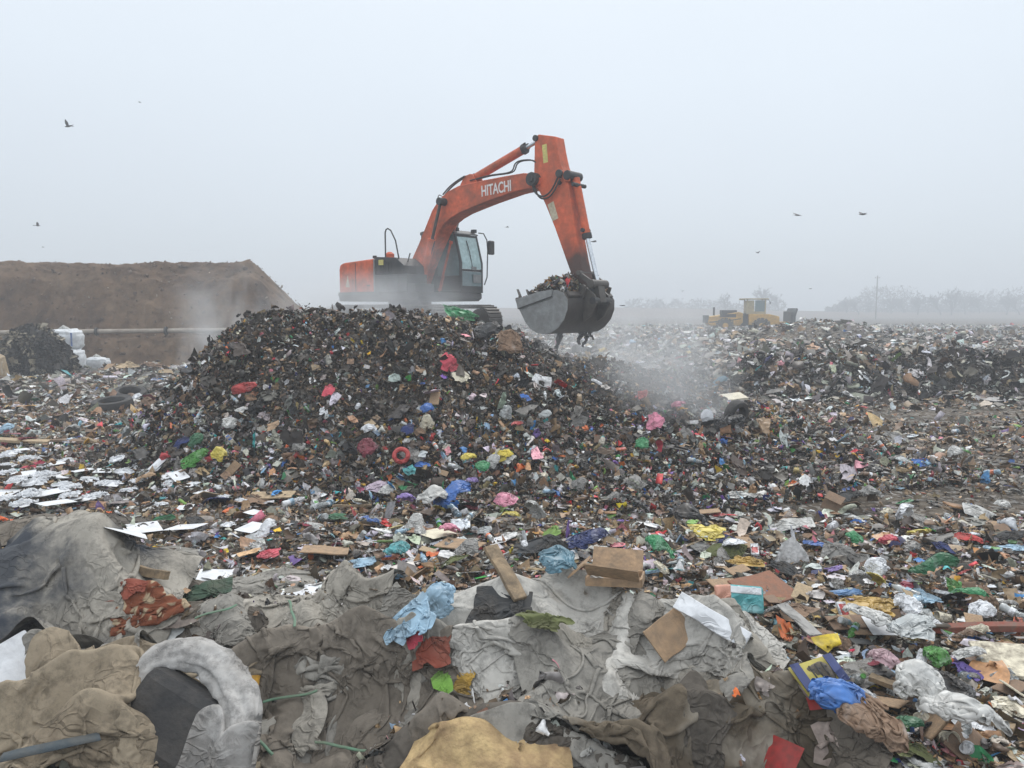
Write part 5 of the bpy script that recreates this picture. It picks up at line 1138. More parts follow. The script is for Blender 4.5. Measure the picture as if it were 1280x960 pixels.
# printed yellow and blue wrapper with a red-marked label
x, y, z = hit(1022, 845); o = templ('printed_wrapper', PAPT, (x, y, z), .24, S(190,176,52), 'yellow printed wrapper with dark blue ends above the bright blue foreground bag', 'wrapper', 2, .3, lift=.16, kind='w')
for xe in (-.13, .14): b = MB(); b.box((xe*.72, 0, .03), (.05, .16, .004)); b.build('blue_end', pm(COL['navy'], .4, .1), o)
b = MB()
for i in range(3): b.box((-.03+.035*i, 0, .034), (.008, .09, .003)); b.box((-.022+.035*i, .02, .0345), (.02, .008, .003))
b.build('print_mark', pm(COL['black'], .5, .1), o)
# red patch on the blue bag, teal pouch
x, y, z = hit(1026, 872); templ('red_wrapper', PAPT, (x, y, z), .15, 'red', 'small red wrapper stuck on the bright blue foreground bag', 'wrapper', 1, .1, lift=.30, kind='w')
b = MB(); b.box((0, 0, 0), (.30, .05, .24)); o = b.build('food_pouch', pm(COL['teal'], .35, .1), None, .024); GROUND_ONLY[0] = True; place(o, 931, 766, .12, R(-8), (R(-35), 0)); tag(o, 'teal and white stand up pouch beside the reddish cardboard flap', 'pouch')
b = MB(); b.box((0, -.028, .07), (.26, .012, .06)); b.build('white_band', pm(COL['white'], .4, .1), o, .004)
b = MB(); b.box((0, 0, 0), (.16, .05, .22)); o = b.build('food_pouch', pm(S(220,150,120), .4, .2), None, .02); place(o, 905, 764, .12, R(10), (R(-35), 0)); GROUND_ONLY[0] = False; tag(o, 'salmon pink pouch left of the teal and white pouch', 'pouch')
# open carton
def carton(px, py, s_, rot, label, tilt=(0, 0), lift=.05, col='cardboard'):
    r_ = empty('cardboard_box', (0, 0, 0)); mt = pm(COL[col], .85, .4, kind='k'); w_, d_, h_ = s_; t_ = .012
    b = MB(); b.box((0, 0, t_/2), (w_, d_, t_)); b.box((0, -d_/2, h_/2), (w_, t_, h_)); b.box((0, d_/2, h_/2), (w_, t_, h_)); b.box((-w_/2, 0, h_/2), (t_, d_-t_, h_)); b.box((w_/2, 0, h_/2), (t_, d_-t_, h_)); b.build('box_body', mt, r_)
    for (c_, dm, rt) in (((0, -d_/2-.06, h_+.05), (w_*.96, .16, .01), R(-35)), ((0, d_/2+.05, h_+.06), (w_*.96, .16, .01), R(50))):
        b = MB(); b.box(c_, dm, Matrix.Rotation(rt, 3, 'X') @ Matrix.Rotation(R(7), 3, 'Y')); b.build('flap', mt, r_)
    b = MB(); b.box((-w_/2-.06, 0, h_+.04), (.15, d_*.9, .01), Matrix.Rotation(R(-40), 3, 'Y')); b.build('flap', mt, r_)
    place(r_, px, py, lift, rot, tilt); return tag(r_, label, 'box')
carton(770, 734, (.34,.24,.05), R(-14), 'open brown cardboard box lying crushed behind the heap', (R(10), R(5)), .03)
plank(838, 795, .26, .20, .012, R(30), pm(COL['cardboard'],.85,.5,kind='k'), 'torn brown cardboard piece left of the sloping white board', 'cardboard', 'cardboard_sheet', (R(15), R(10)), .05)
carton(1040, 640, (.30,.24,.16), R(50), 'small muddy box half sunk in the right flat', (R(20), R(15)), .0, 'brown')
# tyres, some with a visible tread
def tyre(px, py, R_, r_, label, rot=0, tilt=(0, 0), lift=.1):
    n_, m_ = 40, 12; V = []; F_ = []
    for i in range(n_):
        a = 2*math.pi*i/n_
        for j in range(m_):
            b_ = 2*math.pi*j/m_; rr = r_*(1.0 if abs(math.cos(b_)) < .8 else (.88 if (i+j) % 2 else .97))
            w_ = 1.35*math.sin(b_)*rr; q = R_+rr*math.copysign(abs(math.cos(b_))**.7, math.cos(b_)); V.append((q*math.cos(a), q*math.sin(a), w_))
    for i in range(n_):
        for j in range(m_): F_.append((i*m_+j, ((i+1) % n_)*m_+j, ((i+1) % n_)*m_+(j+1) % m_, i*m_+(j+1) % m_))
    b = MB(); b.raw(V, F_); o = b.build('tyre', M['rubber'], None, 0, True); place(o, px, py, lift, rot, tilt); return tag(o, label, 'tyre')
tyre(141, 512, .40, .12, 'front worn black tyre lying flat left of the pile', 0, (R(6), 0), .12)
tyre(163, 501, .36, .11, 'rear black tyre lying tilted left of the pile', 0, (R(16), R(10)), .18)
tyre(912, 535, .19, .065, 'small black tyre standing upright at the right end of the pile', R(35), (R(75), 0), .28)
b = MB(); b.tube([(0, 0, 0), (0, 0, .02)], .125, 32); b.tube([(0, 0, .02), (0, 0, .03)], .105, 32); o = b.build('bucket_lid', pm(COL['white'], .4, .15), None, .004); place(o, 877, 540, .30, 0, (R(62), R(20))); tag(o, 'round white bucket lid near the upright tyre', 'lid')
b = MB()
V = []
for i in range(24):
    a = 2*math.pi*i/24
    for j in range(8): c_ = 2*math.pi*j/8; V.append(((.10+.035*math.cos(c_))*math.cos(a), (.10+.035*math.cos(c_))*math.sin(a), .035*math.sin(c_)))
b.raw(V, [(i*8+j, ((i+1) % 24)*8+j, ((i+1) % 24)*8+(j+1) % 8, i*8+(j+1) % 8) for i in range(24) for j in range(8)]); o = b.build('plastic_ring', pm(COL['red'], .4, .1), None, 0, True); place(o, 501, 582, .20, 0, (R(30), 0)); tag(o, 'orange red plastic ring right of the maroon bag', 'ring')
# dark strap and green ties on the sacks
x, y, z = hit(85, 925)
# foam slab
def foam():
    m = pmat('old_yellow_foam', (.50, .37, .19), .95, 0, (.20, .13, .08), .9, 5.0, .9, 26, spec=.1, var=.3, detail=10, thresh=.46)
    P, F_ = t_fold(901, 40, (.95, .95), .26, .52, 50, .25, rough=.02, bend=.9); x, y, z = _hit0(600, 990)
    o = npmesh('foam_block', P*[.85, .6, .7], F_, True, m, None, (x, y, z+.10)); q = o.modifiers.new('s', 'SUBSURF'); q.levels = 2; q.render_levels = 2
    tag(o, 'rounded yellowish foam block at the bottom edge under the big off white sack', 'foam block')
foam()
# ------------------------------------------------------------ repeats one could count: bottles, bags, cartons, cups
def bottle_mesh(kind, col):
    prof = [(-.5,.0),(-.5,.11),(-.46,.135),(-.34,.14),(-.30,.128),(-.26,.14),(-.05,.14),(0,.125),(.05,.14),(.16,.138),(.28,.10),(.37,.055),(.42,.05)]
    n = 14; V = []; F_ = []
    for z, r in prof:
        for i in range(n):
            a = 2*math.pi*i/n; dent = 1-.35*max(0, math.cos(a-1+kind))*math.exp(-((z-.0+.1*kind)/.22)**2); V.append((z, r*math.cos(a)*dent, r*math.sin(a)*dent))
    for j in range(len(prof)-1):
        for i in range(n): F_.append((j*n+i, j*n+(i+1) % n, (j+1)*n+(i+1) % n, (j+1)*n+i))
    b = MB(); b.raw(V, F_); return b
def zone(x, y):
    if y > 15: return 'on the distant flat at the left' if x < 0 else 'on the distant flat at the right'
    if on_pile(np.array([x]), np.array([y]))[0]: return 'on the left slope of the pile' if x < -2.5 else ('on the middle slope of the pile' if x < 1.5 else 'on the right slope of the pile')
    if x < -2.2: return 'on the flat between the pile and the left sacks'
    if x < 1.2: return 'on the flat between the pile and the middle sacks'
    if y < 6.5: return 'in the right foreground beside the sack heap'
    return 'on the trodden flat right of the pile'
USED = set()
LANDMARKS = [(563,648,'knotted bright blue bag'),(507,640,'lilac purple bag'),(466,578,'maroon bag'),(247,590,'long bright green bag'),(281,588,'yellow bag at the pile foot'),(315,500,'red sack'),(558,460,'pinkish red rag'),(501,582,'orange red ring'),(628,452,'open brown paper sack'),(632,580,'standing yellow rag'),(886,672,'crumpled yellow film'),(824,712,'emerald green bag'),(729,697,'navy bundle'),(680,690,'black tarpaulin strip'),(935,714,'orange and yellow bag'),(1085,768,'mustard yellow film'),(1158,742,'long dark green sleeve'),(1217,765,'round green bag'),(1068,693,'small green bag on the flat'),(1212,680,'dark red rag'),(1140,820,'large translucent bag'),(1030,880,'bright blue foreground bag'),(1076,912,'brownish foreground bag'),(1195,950,'big dirty white corner bag'),(1190,895,'black foreground bin bag'),(1172,895,'yellowish lath'),(1248,800,'reddish brown plank'),(768,738,'open cardboard box'),(892,778,'sloping white board'),(996,812,'grey plastic strip'),(955,750,'reddish cardboard flap'),(338,700,'pink red film'),(407,698,'curled cardboard sheet'),(382,738,'white booklet'),(560,680,'pink bag'),(452,712,'blue and white film'),(420,652,'green netting scrap'),(340,628,'tan cardboard strip'),(931,768,'teal and white pouch'),(877,540,'round white lid'),(905,545,'bin bag by the tyre'),(141,512,'two black tyres'),(100,556,'brown board'),(930,628,'torn off white sheet'),(1205,845,'violet blue rag'),(315,668,'white paper tray'),(745,493,'white pouch on the pile')]
protos = {}
def proto_mesh(kind, ck, seed):
    key = (kind, ck, seed)
    if key in protos: return protos[key]
    c = COL[ck]
    if kind == 'plastic_bottle':
        o = bottle_mesh(seed % 3, c).build('plastic_bottle', pm(c, .22, .3, .6), None, 0, True)
        b = MB(); b.tube([(.41, 0, 0), (.49, 0, 0)], .062, 12); b.build('bottle_cap', pm(COL[('blue','white','red','green')[seed % 4]], .4, .1), o, .004)
        b = MB(); b.tube([(-.22, 0, 0), (-.06, 0, 0)], .1435, 16, False); b.build('bottle_label', pm(COL[('lightblue','white','orange')[seed % 3]], .5, .3), o)
    elif kind == 'drink_carton':
        b = MB(); b.box((0, 0, 0), (.9, .38, .16)); b.raw([(.45,-.19,-.08),(.45,.19,-.08),(.45,.19,.08),(.45,-.19,.08),(.62,-.19,0),(.62,.19,0)], [(0,1,5,4),(3,4,5,2)]); o = b.build('drink_carton', pm(c, .5, .3), None, .03)
        b = MB(); b.box((-.1, 0, .0815), (.5, .30, .003)); b.build('printed_panel', pm(COL[('blue','red','green')[seed % 3]], .5, .3), o)
    elif kind == 'paper_cup':
        b = MB(); b.tube([(-.5, 0, 0), (.5, 0, 0)], [.28, .38], 16, False); b.tube([(-.5, 0, 0), (-.46, 0, 0)], [.28, .283], 16); o = b.build('paper_cup', pm(c, .6, .3), None, 0, True); q = o.modifiers.new('s', 'SOLIDIFY'); q.thickness = .02
        b = MB(); V = [];
        for i in range(16):
            for j in range(6): a = 2*math.pi*i/16; cc = 2*math.pi*j/6; V.append((.5+.03*math.sin(cc), (.38+.03*math.cos(cc))*math.cos(a), (.38+.03*math.cos(cc))*math.sin(a)))
        b.raw(V, [(i*6+j, ((i+1) % 16)*6+j, ((i+1) % 16)*6+(j+1) % 6, i*6+(j+1) % 6) for i in range(16) for j in range(6)]); b.build('cup_rim', pm(c, .6, .3), o, 0, True)
    elif kind == 'cardboard_piece':
        r_ = np.random.default_rng(seed+70); V, F_ = PAPT[seed % 4]; o = npmesh('cardboard_piece', V*[1, .8, 1.1], F_, True, pm(c, .85, .45, kind='k')); q = o.modifiers.new('s', 'SOLIDIFY'); q.thickness = .03
    elif kind == 'plastic_bag':
        V, F_ = (BAGT+FILMT)[seed % 12]; o = npmesh('plastic_bag', V, F_, True, pm(c, .4)); q = o.modifiers.new('s', 'SUBSURF'); q.levels = 1; q.render_levels = 1
    else:
        V, F_ = RAGT[seed % 4]; o = npmesh('cloth_rag', V, F_, True, pm(c, .9, kind='c')); q = o.modifiers.new('s', 'SUBSURF'); q.levels = 1; q.render_levels = 1
    protos[key] = [o, False]; return protos[key]
KINDS = [('plastic_bag', 125, ('pale','clear','white','grey','black','blue','green','pink','yellow','red','purple','teal','brown','cream'), (4,4,4,3,3,1.2,1,1.2,1,1,.7,.7,2,2), (.10,.29)),
         ('plastic_bottle', 48, ('clear','lightblue','green','brown','white'), (5,2,1.5,1,1), (.20,.30)),
         ('cardboard_piece', 40, ('cardboard','tan','brown','cream'), (4,2,3,1), (.14,.34)),
         ('drink_carton', 18, ('white','cream','lightblue','orange'), (4,2,1,1), (.16,.22)),
         ('paper_cup', 14, ('white','cream','red'), (4,2,1), (.09,.12)),
         ('cloth_rag', 45, ('charcoal','brown','grey','navy','maroon','olive','pale','pink','blue'), (3,3,3,1,1,1,2,.7,.7), (.2,.5))]
CN = dict(pale='off white', clear='clear', lightblue='pale blue', cardboard='brown', charcoal='dark grey', navy='navy blue')
HOW = dict(plastic_bag='crumpled', plastic_bottle='empty', cardboard_piece='bent', drink_carton='flattened', paper_cup='dirty', cloth_rag='muddy')
def far_from_sacks(px, py): return py < np.interp(px, [0,200,400,560,780,860,1000,1010,1280], [560,640,725,735,735,790,850,990,990]) and not (px < 215 and py > 565)
rr = random.Random(5)
for kind, cnt, cols_, wts_, (s0, s1) in KINDS:
    done = 0
    while done < cnt:
        px = rr.uniform(5, 1275); py = 500+455*rr.random()**.85
        if not far_from_sacks(px, py) or sheet_hit(px, py)[0] is not None: continue
        x, y, z = hit(px, py)
        if y > 22: continue
        ck = rr.choices(cols_, wts_)[0]; sd_ = rr.randrange(12); p = proto_mesh(kind, ck, sd_ % (6 if kind != 'plastic_bag' else 12)); src = p[0]
        if not p[1]: o = src; p[1] = True
        else:
            o = src.copy(); sc.collection.objects.link(o)
            for ch in src.children: c2 = ch.copy(); sc.collection.objects.link(c2); c2.parent = o
        s_ = rr.uniform(s0, s1)*(1 if y < 9 else 1.15); onp = bool(on_pile(np.array([x]), np.array([y]))[0])
        if onp: s_ *= .8
        n_ = normal(np.array([x]), np.array([y]))[0]; q = Vector((0, 0, 1)).rotation_difference(Vector(n_)).to_matrix()
        up_ = .13 if onp else (.05 if kind in ('plastic_bag', 'cloth_rag') else .07)
        o.location = Vector((x, y, z))+Vector(n_)*up_; o.scale = (s_, s_, s_)
        o.rotation_euler = (q @ Matrix.Rotation(rr.uniform(0, 6.28), 3, 'Z') @ Matrix.Rotation(rr.gauss(0, .3), 3, 'X') @ Matrix.Rotation(rr.gauss(0, .3), 3, 'Y')).to_euler()
        o['category'] = 'cardboard' if kind == 'cardboard_piece' else kind.split('_')[-1]
        o['group'] = kind.replace('_', ' ')+'s scattered over the tip'
        base_ = ('small ' if s_ < s0+(s1-s0)*.35 else ('large ' if s_ > s0+(s1-s0)*.8 else ''))+'%s %s %s' % (HOW[kind], CN.get(ck, ck), kind.replace('_', ' '))
        for (lx, ly, ln) in sorted(LANDMARKS, key=lambda q: math.hypot(q[0]-px, (q[1]-py)*1.6)):
            dx_, dy_ = px-lx, (py-ly)*1.6
            w1 = 'right of' if dx_ > abs(dy_) else ('left of' if -dx_ > abs(dy_) else ('below' if dy_ > 0 else 'above'))
            d_ = math.hypot(dx_, dy_); lab = '%s %s%s the %s' % (base_, 'just ' if d_ < 45 else ('far ' if d_ > 130 else ''), w1, ln)
            if lab not in USED: break
        USED.add(lab); o['label'] = lab; done += 1

# ------------------------------------------------------------ things by the earth bank
def big_bag(px, py, s_, label, seed, strap=False):
    x, y, z = hit(px, py); r_ = empty('bulk_bag', (x, y, z)); tag(r_, label, 'bulk bag')
    V0, F_, Ed = ico(4); sq = np.sign(V0)*np.abs(V0)**.55; V = sq*[s_[0]/2, s_[1]/2, s_[2]/2]; V[:, 2] += s_[2]/2
    V *= (1+.07*fbm(V0[:, 0]*2+seed, V0[:, 1]*2+V0[:, 2]*2, 4, seed)+.03*np.sin(V0[:, 2]*14+4*fbm(V0[:, 0]*3, V0[:, 1]*3, 2, seed)))[:, None]
    npmesh('bag_body', V, F_, True, pmat('white_woven_%d' % seed, S(214,218,222), .6, 0, (.25,.24,.22), .5, 2.5, .5, 9, spec=.3), r_)
    b = MB(); b.tube([(-s_[0]*.1, 0, s_[2]*.97), (0, 0, s_[2]*1.06), (s_[0]*.15, .1, s_[2]*.98)], [.09, .13, .05], 10); b.build('tied_neck', pm(COL['pale'], .6), r_, 0, True)
    if strap:
        for xs, ys_, hs_ in ((-.25, -.50, .85), (.42, -.46, .6)): b = MB(); b.box((s_[0]*xs, s_[1]*ys_, s_[2]*.55), (.06, .03, s_[2]*hs_)); b.build('blue_strap', pm(COL['blue'], .6), r_)
    return r_
big_bag(84, 464, (1.35, 1.2, 1.0), 'lower crumpled white bulk bag left of the earth bank pipe', 3)
bb = big_bag(79, 452, (1.45, 1.1, .95), 'upper white bulk bag with blue straps below the earth bank', 5, True); bb.location.z = H(bb.location.x, bb.location.y)+.75; bb.location.y = bpy.data.objects['bulk_bag'].location.y+.15; bb.location.x = bpy.data.objects['bulk_bag'].location.x-.15; bb.location.z = bpy.data.objects['bulk_bag'].location.z+.86
big_bag(121, 462, (1.05, .8, .55), 'small slumped white bulk bag right of the two stacked ones', 8)
for (px, py, s_, col, lab, sd_) in [(158,464,1.5,'tan','tan crumpled mattress cover right of the white bulk bags',2),(190,463,1.4,'brown','brown rolled carpet end at the foot of the earth bank',1),(235,462,1.0,'white','white torn bag at the left shoulder of the pile',3),(205,470,1.0,'tan','pale tan rag heap between the bank and the pile',0)]:
    B_(px, py, s_, col, lab, 'rag', sd_, .15, hz=1.3)
b = MB(); b.tube([(0,0,0),(0,0,.08),(0,0,.75),(0,0,.85)], [.22,.28,.28,.15], 16); b.tube([(0,0,.85),(0,0,.92)], .07, 12); o = b.build('canister', pm(COL['tan'], .5, .4), None, .02); x, y, z = hit(2, 475); o.location = (x, y, z-.05); o.rotation_euler = (R(8), R(-6), 0); o.scale = (1.1, 1.1, 1.2); tag(o, 'old tan canister standing at the left edge of the photo', 'canister')
# pipe along the bank
pr = empty('pipeline', (-18.6, 37.75, 0)); tag(pr, 'long pale pipe running along the foot of the earth bank', 'pipe')
b = MB(); b.tube([(-8.2, 0, 1.46), (-2, -.02, 1.54), (4.9, .05, 1.60)], .115, 14); b.build('pipe_run', M['pipe'], pr, 0, True)
for q, xx in enumerate((-5.2, -1.6, 1.8)): b = MB(); b.tube([(xx-.05, -.05*q, 1.50+.04*q), (xx+.05, -.05*q, 1.50+.04*q)], .20, 14); b.build('flange', pm(COL['navy'], .5, .4) if q == 0 else M['dark'], pr, .01)
# shaggy clump at the left edge
n = 9000; cx, cy, cz = hit(32, 470); a = rng.uniform(0, 2*np.pi, n); e_ = np.arccos(rng.uniform(0, 1, n)); rr_ = rng.uniform(.8, 1.04, n)
X = cx+1.55*rr_*np.sin(e_)*np.cos(a); Y = cy+.6+1.2*rr_*np.sin(e_)*np.sin(a); Zc = cz-.05+1.95*rr_*np.cos(e_)*(1-.25*np.clip((X-cx-.6)/1, 0, 1))
nn = np.stack([np.sin(e_)*np.cos(a), np.sin(e_)*np.sin(a), np.cos(e_)], 1)
palef = (fbm(X*1.2, Zc*1.2+Y, 3, 3) > .05)&(rng.random(n) < .55); cc = np.where(palef[:, None], np.array(S(158,148,128)), np.array(S(44,40,36)))*rng.lognormal(0, .25, (n, 1))
scatter('shredded_waste_heap', X, Y, rng.lognormal(math.log(.13), .4, n), [1,0,0,0,0,0], STRIPS+CRM, .4, 1.2, .7, Z=Zc, nrm=nn, cols=cc, label='dark shaggy heap of shredded film and straw at the left edge', cat='waste heap')
V0, F_, Ed = ico(3); V = V0*[1.45, 1.1, 1.8]; V = V[:, :]; oo = npmesh('heap_core', V, F_, True, M['ground'], None, (cx, cy+.6, cz)); tag(oo, 'dark packed core of the shaggy heap at the left edge', 'waste heap', kind='stuff')

# ------------------------------------------------------------ landfill compactor far off
cx, cy = (880+975)/2, 85; X0 = (927-640)/FPX*86; CP = empty('landfill_compactor', (X0, 84, .16), R(-6)); CP.scale = (1.05, 1, .9); tag(CP, 'distant yellow landfill compactor with cab and dark front blade', 'compactor')
def wheel(x, y):
    b = MB(); b.tube([(x, y-.5, .85), (x, y+.5, .85)], .72, 24)
    for q in range(12):
        for s_ in (-.35, 0, .35):
            a = 2*math.pi*(q+.5*(s_ == 0))/12; b.box((x+.80*math.cos(a), y+s_, .85+.80*math.sin(a)), (.22, .2, .16), Matrix.Rotation(-a, 3, 'Y'))
    w_ = b.build('wheel', M['steel'], CP); b = MB(); b.tube([(x, y-.54, .85), (x, y+.54, .85)], .3, 16); b.build('hub', M['yellow_paint'], w_)
for x in (-2.5, 1.1):
    for y in (-1.15, 1.15): wheel(x, y)
b = MB(); b.prism([(-4.2, 1.1), (-3.9, .8), (-1.0, .8), (-.7, 1.2), (-.7, 2.3), (-1.1, 2.45), (-3.2, 2.0), (-4.1, 1.9)], -1.2, 1.2); b.build('engine_body', M['yellow_paint'], CP, .08)
b = MB(); b.prism([(-4.05, 1.15), (-2.0, 1.35), (-.9, 1.6), (-.9, 1.7), (-2.0, 1.5), (-4.1, 1.28)], -1.23, -1.2); b.box((-2.2, -1.21, 2.0), (1.6, .03, .38)); b.build('side_grille', M['dark'], CP)
b = MB(); b.box((-2.0, 0, 2.42), (1.5, 1.7, .5)); b.build('engine_hood', M['dark'], CP, .06)
b = MB(); b.box((-4.25, 0, 1.6), (.35, 2.3, .9)); b.build('counterweight', M['grey'], CP, .05)
b = MB(); b.tube([(-3.4, .3, 2.0), (-3.4, .3, 3.0)], .11, 10); b.build('exhaust_pipe', M['dark'], CP)
b = MB(); b.box((-.45, 0, 1.5), (.7, 1.4, 1.5)); b.build('articulation', M['dark'], CP, .05)
b = MB(); b.prism([(-.1, .9), (2.3, .8), (2.9, 1.2), (2.9, 1.9), (1.9, 2.2), (-.1, 2.2)], -1.2, 1.2); b.build('front_body', M['yellow_paint'], CP, .06)
b = MB()
for x in (-.25, 1.55):
    for y in (-.8, .8): b.box((x, y, 3.05), (.12, .12, 1.75))
b.box((.65, 0, 2.35), (1.9, 1.6, .35)); b.box((-.25, 0, 3.0), (.1, 1.6, 1.6)); b.box((.1, -.8, 3.0), (.7, .06, 1.6)); cb = b.build('cab', M['sand_paint'], CP, .03)
b = MB(); b.box((.6, 0, 3.98), (2.5, 2.0, .14)); b.box((-.7, 0, 3.94), (.4, .6, .2)); b.build('roof', M['sand_paint'], cb, .03)
b = MB(); b.box((1.0, -.81, 3.15), (.95, .02, 1.3)); b.build('window', M['glass'], cb); b = MB(); b.box((1.6, 0, 3.15), (.02, 1.5, 1.3)); b.build('windscreen', M['glass'], cb)
b = MB(); b.tube([(1.8, -.95, 3.9), (1.95, -1.1, 3.6)], .03, 6); b.box((1.95, -1.1, 3.5), (.06, .15, .3)); b.build('mirror', M['dark'], cb)
b = MB(); b.prism([(4.15, .75), (4.3, .55), (4.45, .6), (4.3, 1.2), (4.3, 1.9), (4.5, 2.75), (4.4, 2.9), (4.15, 2.0)], -2.0, 2.0); b.prism([(3.9, 1.2), (4.1, 1.2), (4.1, 2.5), (3.9, 2.5)], -1.7, 1.7); b.build('blade', M['dark'], CP, .03)
for y in (-1, 1): b = MB(); b.prism([(1.6, 1.0), (4.15, .9), (4.15, 1.25), (1.6, 1.35)], y-.12, y+.12); b.build('push_arm', M['yellow_paint'], CP, .03)

# ------------------------------------------------------------ bare trees, pole, birds
def bare_tree_mesh(seed):
    r_ = random.Random(seed); trunk = MB(); crown = MB()
    def br(p, d, L, r, lv):
        pts = [p]; q = p; dd = d
        for i in range(3):
            dd = (dd+Vector((r_.gauss(0, .16), r_.gauss(0, .16), r_.gauss(.04, .08)))).normalized(); q = q+dd*L/3; pts.append(q)
        (trunk if lv == 0 else crown).tube(pts, [max(r, .035), max(r*.85, .033), max(r*.7, .03), max(r*.5, .028)], 5 if lv < 2 else 3, False)
        if lv < 4:
            for i in range(4 if lv else 7):
                k_ = r_.choice((1, 2, 3) if lv else (1, 2, 2, 3)); a = r_.uniform(.2, .7); az = r_.uniform(0, 6.28); u = dd.orthogonal().normalized(); v = dd.cross(u)
                nd = (dd*math.cos(a)+(u*math.cos(az)+v*math.sin(az))*math.sin(a)).normalized(); br(pts[k_], nd, L*r_.uniform(.55, .75), r*.55, lv+1)
    br(Vector((0, 0, -.2)), Vector((0, 0, 1)), 2.4, .16, 0)
    return trunk, crown
tp = []
for k in range(5):
    t_, c_ = bare_tree_mesh(k+1); o = t_.build('trunk', M['bark']); o2 = c_.build('crown', M['bark']); tp.append((o.data, o2.data)); bpy.data.objects.remove(o); bpy.data.objects.remove(o2)
def tree(px, Y, h_, k, label, wide=1.0):
    Y = Y*1.55; h_ = h_*1.75; x = (px-640)/FPX*Y; r_ = empty('bare_tree', (x, Y, 1.0 if px > 980 else 2.2), k*1.3); r_.scale = (h_/6.5*wide, h_/6.5*wide, h_/6.5)
    for nm, me in (('trunk', tp[k % 5][0]), ('crown', tp[k % 5][1])): o = bpy.data.objects.new(nm, me); link(o, r_)
    return tag(r_, label, 'tree', 'bare trees in the fog along the horizon')
for (px, Y, h_, k, lab, wd) in [(905,200,5,0,'faint bare tree behind the cab of the compactor',1.2),(950,190,7,1,'tallest bare tree just right of the compactor cab',1.1),(972,205,5,2,'low bare tree above the compactor blade',1.2),(1056,200,4.5,3,'leftmost low bare tree of the fogged row left of the pole',1.4),(1072,190,4.8,4,'second bare tree left of the pole',1.3),(1084,205,4.6,0,'bare tree touching the pole on its left',1.3),(1112,195,5.2,1,'first bare tree right of the pole',1.4),(1128,205,5.0,2,'second bare tree right of the pole',1.3),(1145,190,5.4,3,'third bare tree right of the pole',1.3),(1174,185,6.6,4,'left one of the two tall bare trees right of the pole',1.1),(1187,188,7.0,0,'right one of the two tall bare trees right of the pole',1.2),(1204,195,6.2,1,'spreading bare tree right of the two tall ones',1.4),(1222,200,5.4,2,'small bare tree in the gap right of the spreading one',1.3),(1256,190,5.6,3,'second bare tree from the right edge',1.3),(1272,185,6.0,4,'bare tree at the right edge of the photo',1.3),(820,230,4.6,1,'faintest bare tree on the horizon right of the bucket',1.5),(850,230,4.2,2,'low fogged bare tree left of the compactor',1.5)]:
    tree(px, Y, h_, k, lab, wd)
n = 10000; px_ = np.concatenate([rng.uniform(1030, 1300, n*3//4), rng.uniform(780, 980, n-n*3//4)]); Yw = rng.uniform(318, 345, n); Xw = (px_-640)/FPX*Yw
hw = np.clip(6.5+5.5*fbm(Xw*.11, Yw*0, 3, 111), 1.5, 13)*np.where(px_ < 1000, .55, 1); hw *= np.clip((px_-1028)/50, .15, 1)*(px_ > 1000)+(px_ <= 1000); Zw = 1.8+hw*rng.random(n)**1.5*1.15
scatter('distant_bare_wood', Xw, Yw, rng.uniform(.8, 2.2, n), [1,0,0,0,0,0], STRIPS, .1, .5, .8, Z=Zw, nrm=np.tile([0, -1., .05], (n, 1)), flat=.5, cols=np.tile(np.array(S(92,86,78)), (n, 1)), label='soft grey line of bare trees far behind the tip in the fog', cat='wood')
Yp = 190; xp = (1093-640)/FPX*Yp; pl = empty('utility_pole', (xp, Yp, .2)); tag(pl, 'tall thin utility pole standing alone in the fog on the right', 'pole')
b = MB(); b.tube([(0, 0, 0), (0, 0, 10.6)], [.19, .12], 10); b.build('shaft', M['concrete'], pl); b = MB(); b.box((0, 0, 10.1), (1.3, .09, .09)); b.build('crossarm', M['concrete'], pl)
for q in (-.55, 0, .55): b = MB(); b.tube([(q, 0, 10.1), (q, 0, 10.35)], .06, 8); b.build('insulator', M['concrete'], pl)
def bird(px, py, Y, span, flap, head, label, mat='crow', bank=0):
    a = (px-640)/FPX; bb_ = (480-py)/FPX; d = np.array([a, math.cos(PITCH)+bb_*math.sin(PITCH), -math.sin(PITCH)+bb_*math.cos(PITCH)]); p = np.array([0, 0, CZ])+d*Y/d[1]
    V = []; n_, m_ = 7, 8; prof = [(-.34,.01),(-.24,.035),(-.1,.06),(.05,.065),(.17,.045),(.24,.04),(.33,.006)]
    for t, r in prof:
        for j in range(m_): c_ = 2*math.pi*j/m_; V.append((t, r*math.cos(c_), r*math.sin(c_)*.9))
    b = MB(); b.raw(V, [(i*m_+j, i*m_+(j+1) % m_, (i+1)*m_+(j+1) % m_, (i+1)*m_+j) for i in range(n_-1) for j in range(m_)]+[tuple(range(m_-1, -1, -1)), tuple((n_-1)*m_+j for j in range(m_))])
    b.raw([(-.26,-.03,0),(-.26,.03,0),(-.48,.09,.0),(-.50,0,.0),(-.48,-.09,.0),(-.26,0,.02)], [(0,4,3,5),(1,5,3,2),(0,5,1)])
    for s_ in (-1, 1):
        f1, f2 = math.sin(flap), math.cos(flap); W = [(.12, 0, 0), (-.12, 0, 0), (.16, .22, 0), (-.13, .24, 0), (.08, .40, 0), (-.10, .42, 0), (-.04, .56, 0)]
        pts = [(x_, s_*(y_*f2+.02), y_*f1*(1 if y_ < .3 else .8)+.02) for x_, y_, z_ in W]; pts += [(x_, y_, z_-.012) for x_, y_, z_ in pts]
        b.raw(pts, [(0,2,3,1),(2,4,5,3),(4,6,5),(7,8,10,9),(9,10,12,11),(11,12,13)])
    o = b.build('bird', M[mat]); o.location = tuple(p); o.scale = (span, span, span); o.rotation_euler = (bank, 0, head); return tag(o, label, 'bird', 'birds wheeling over the tip')
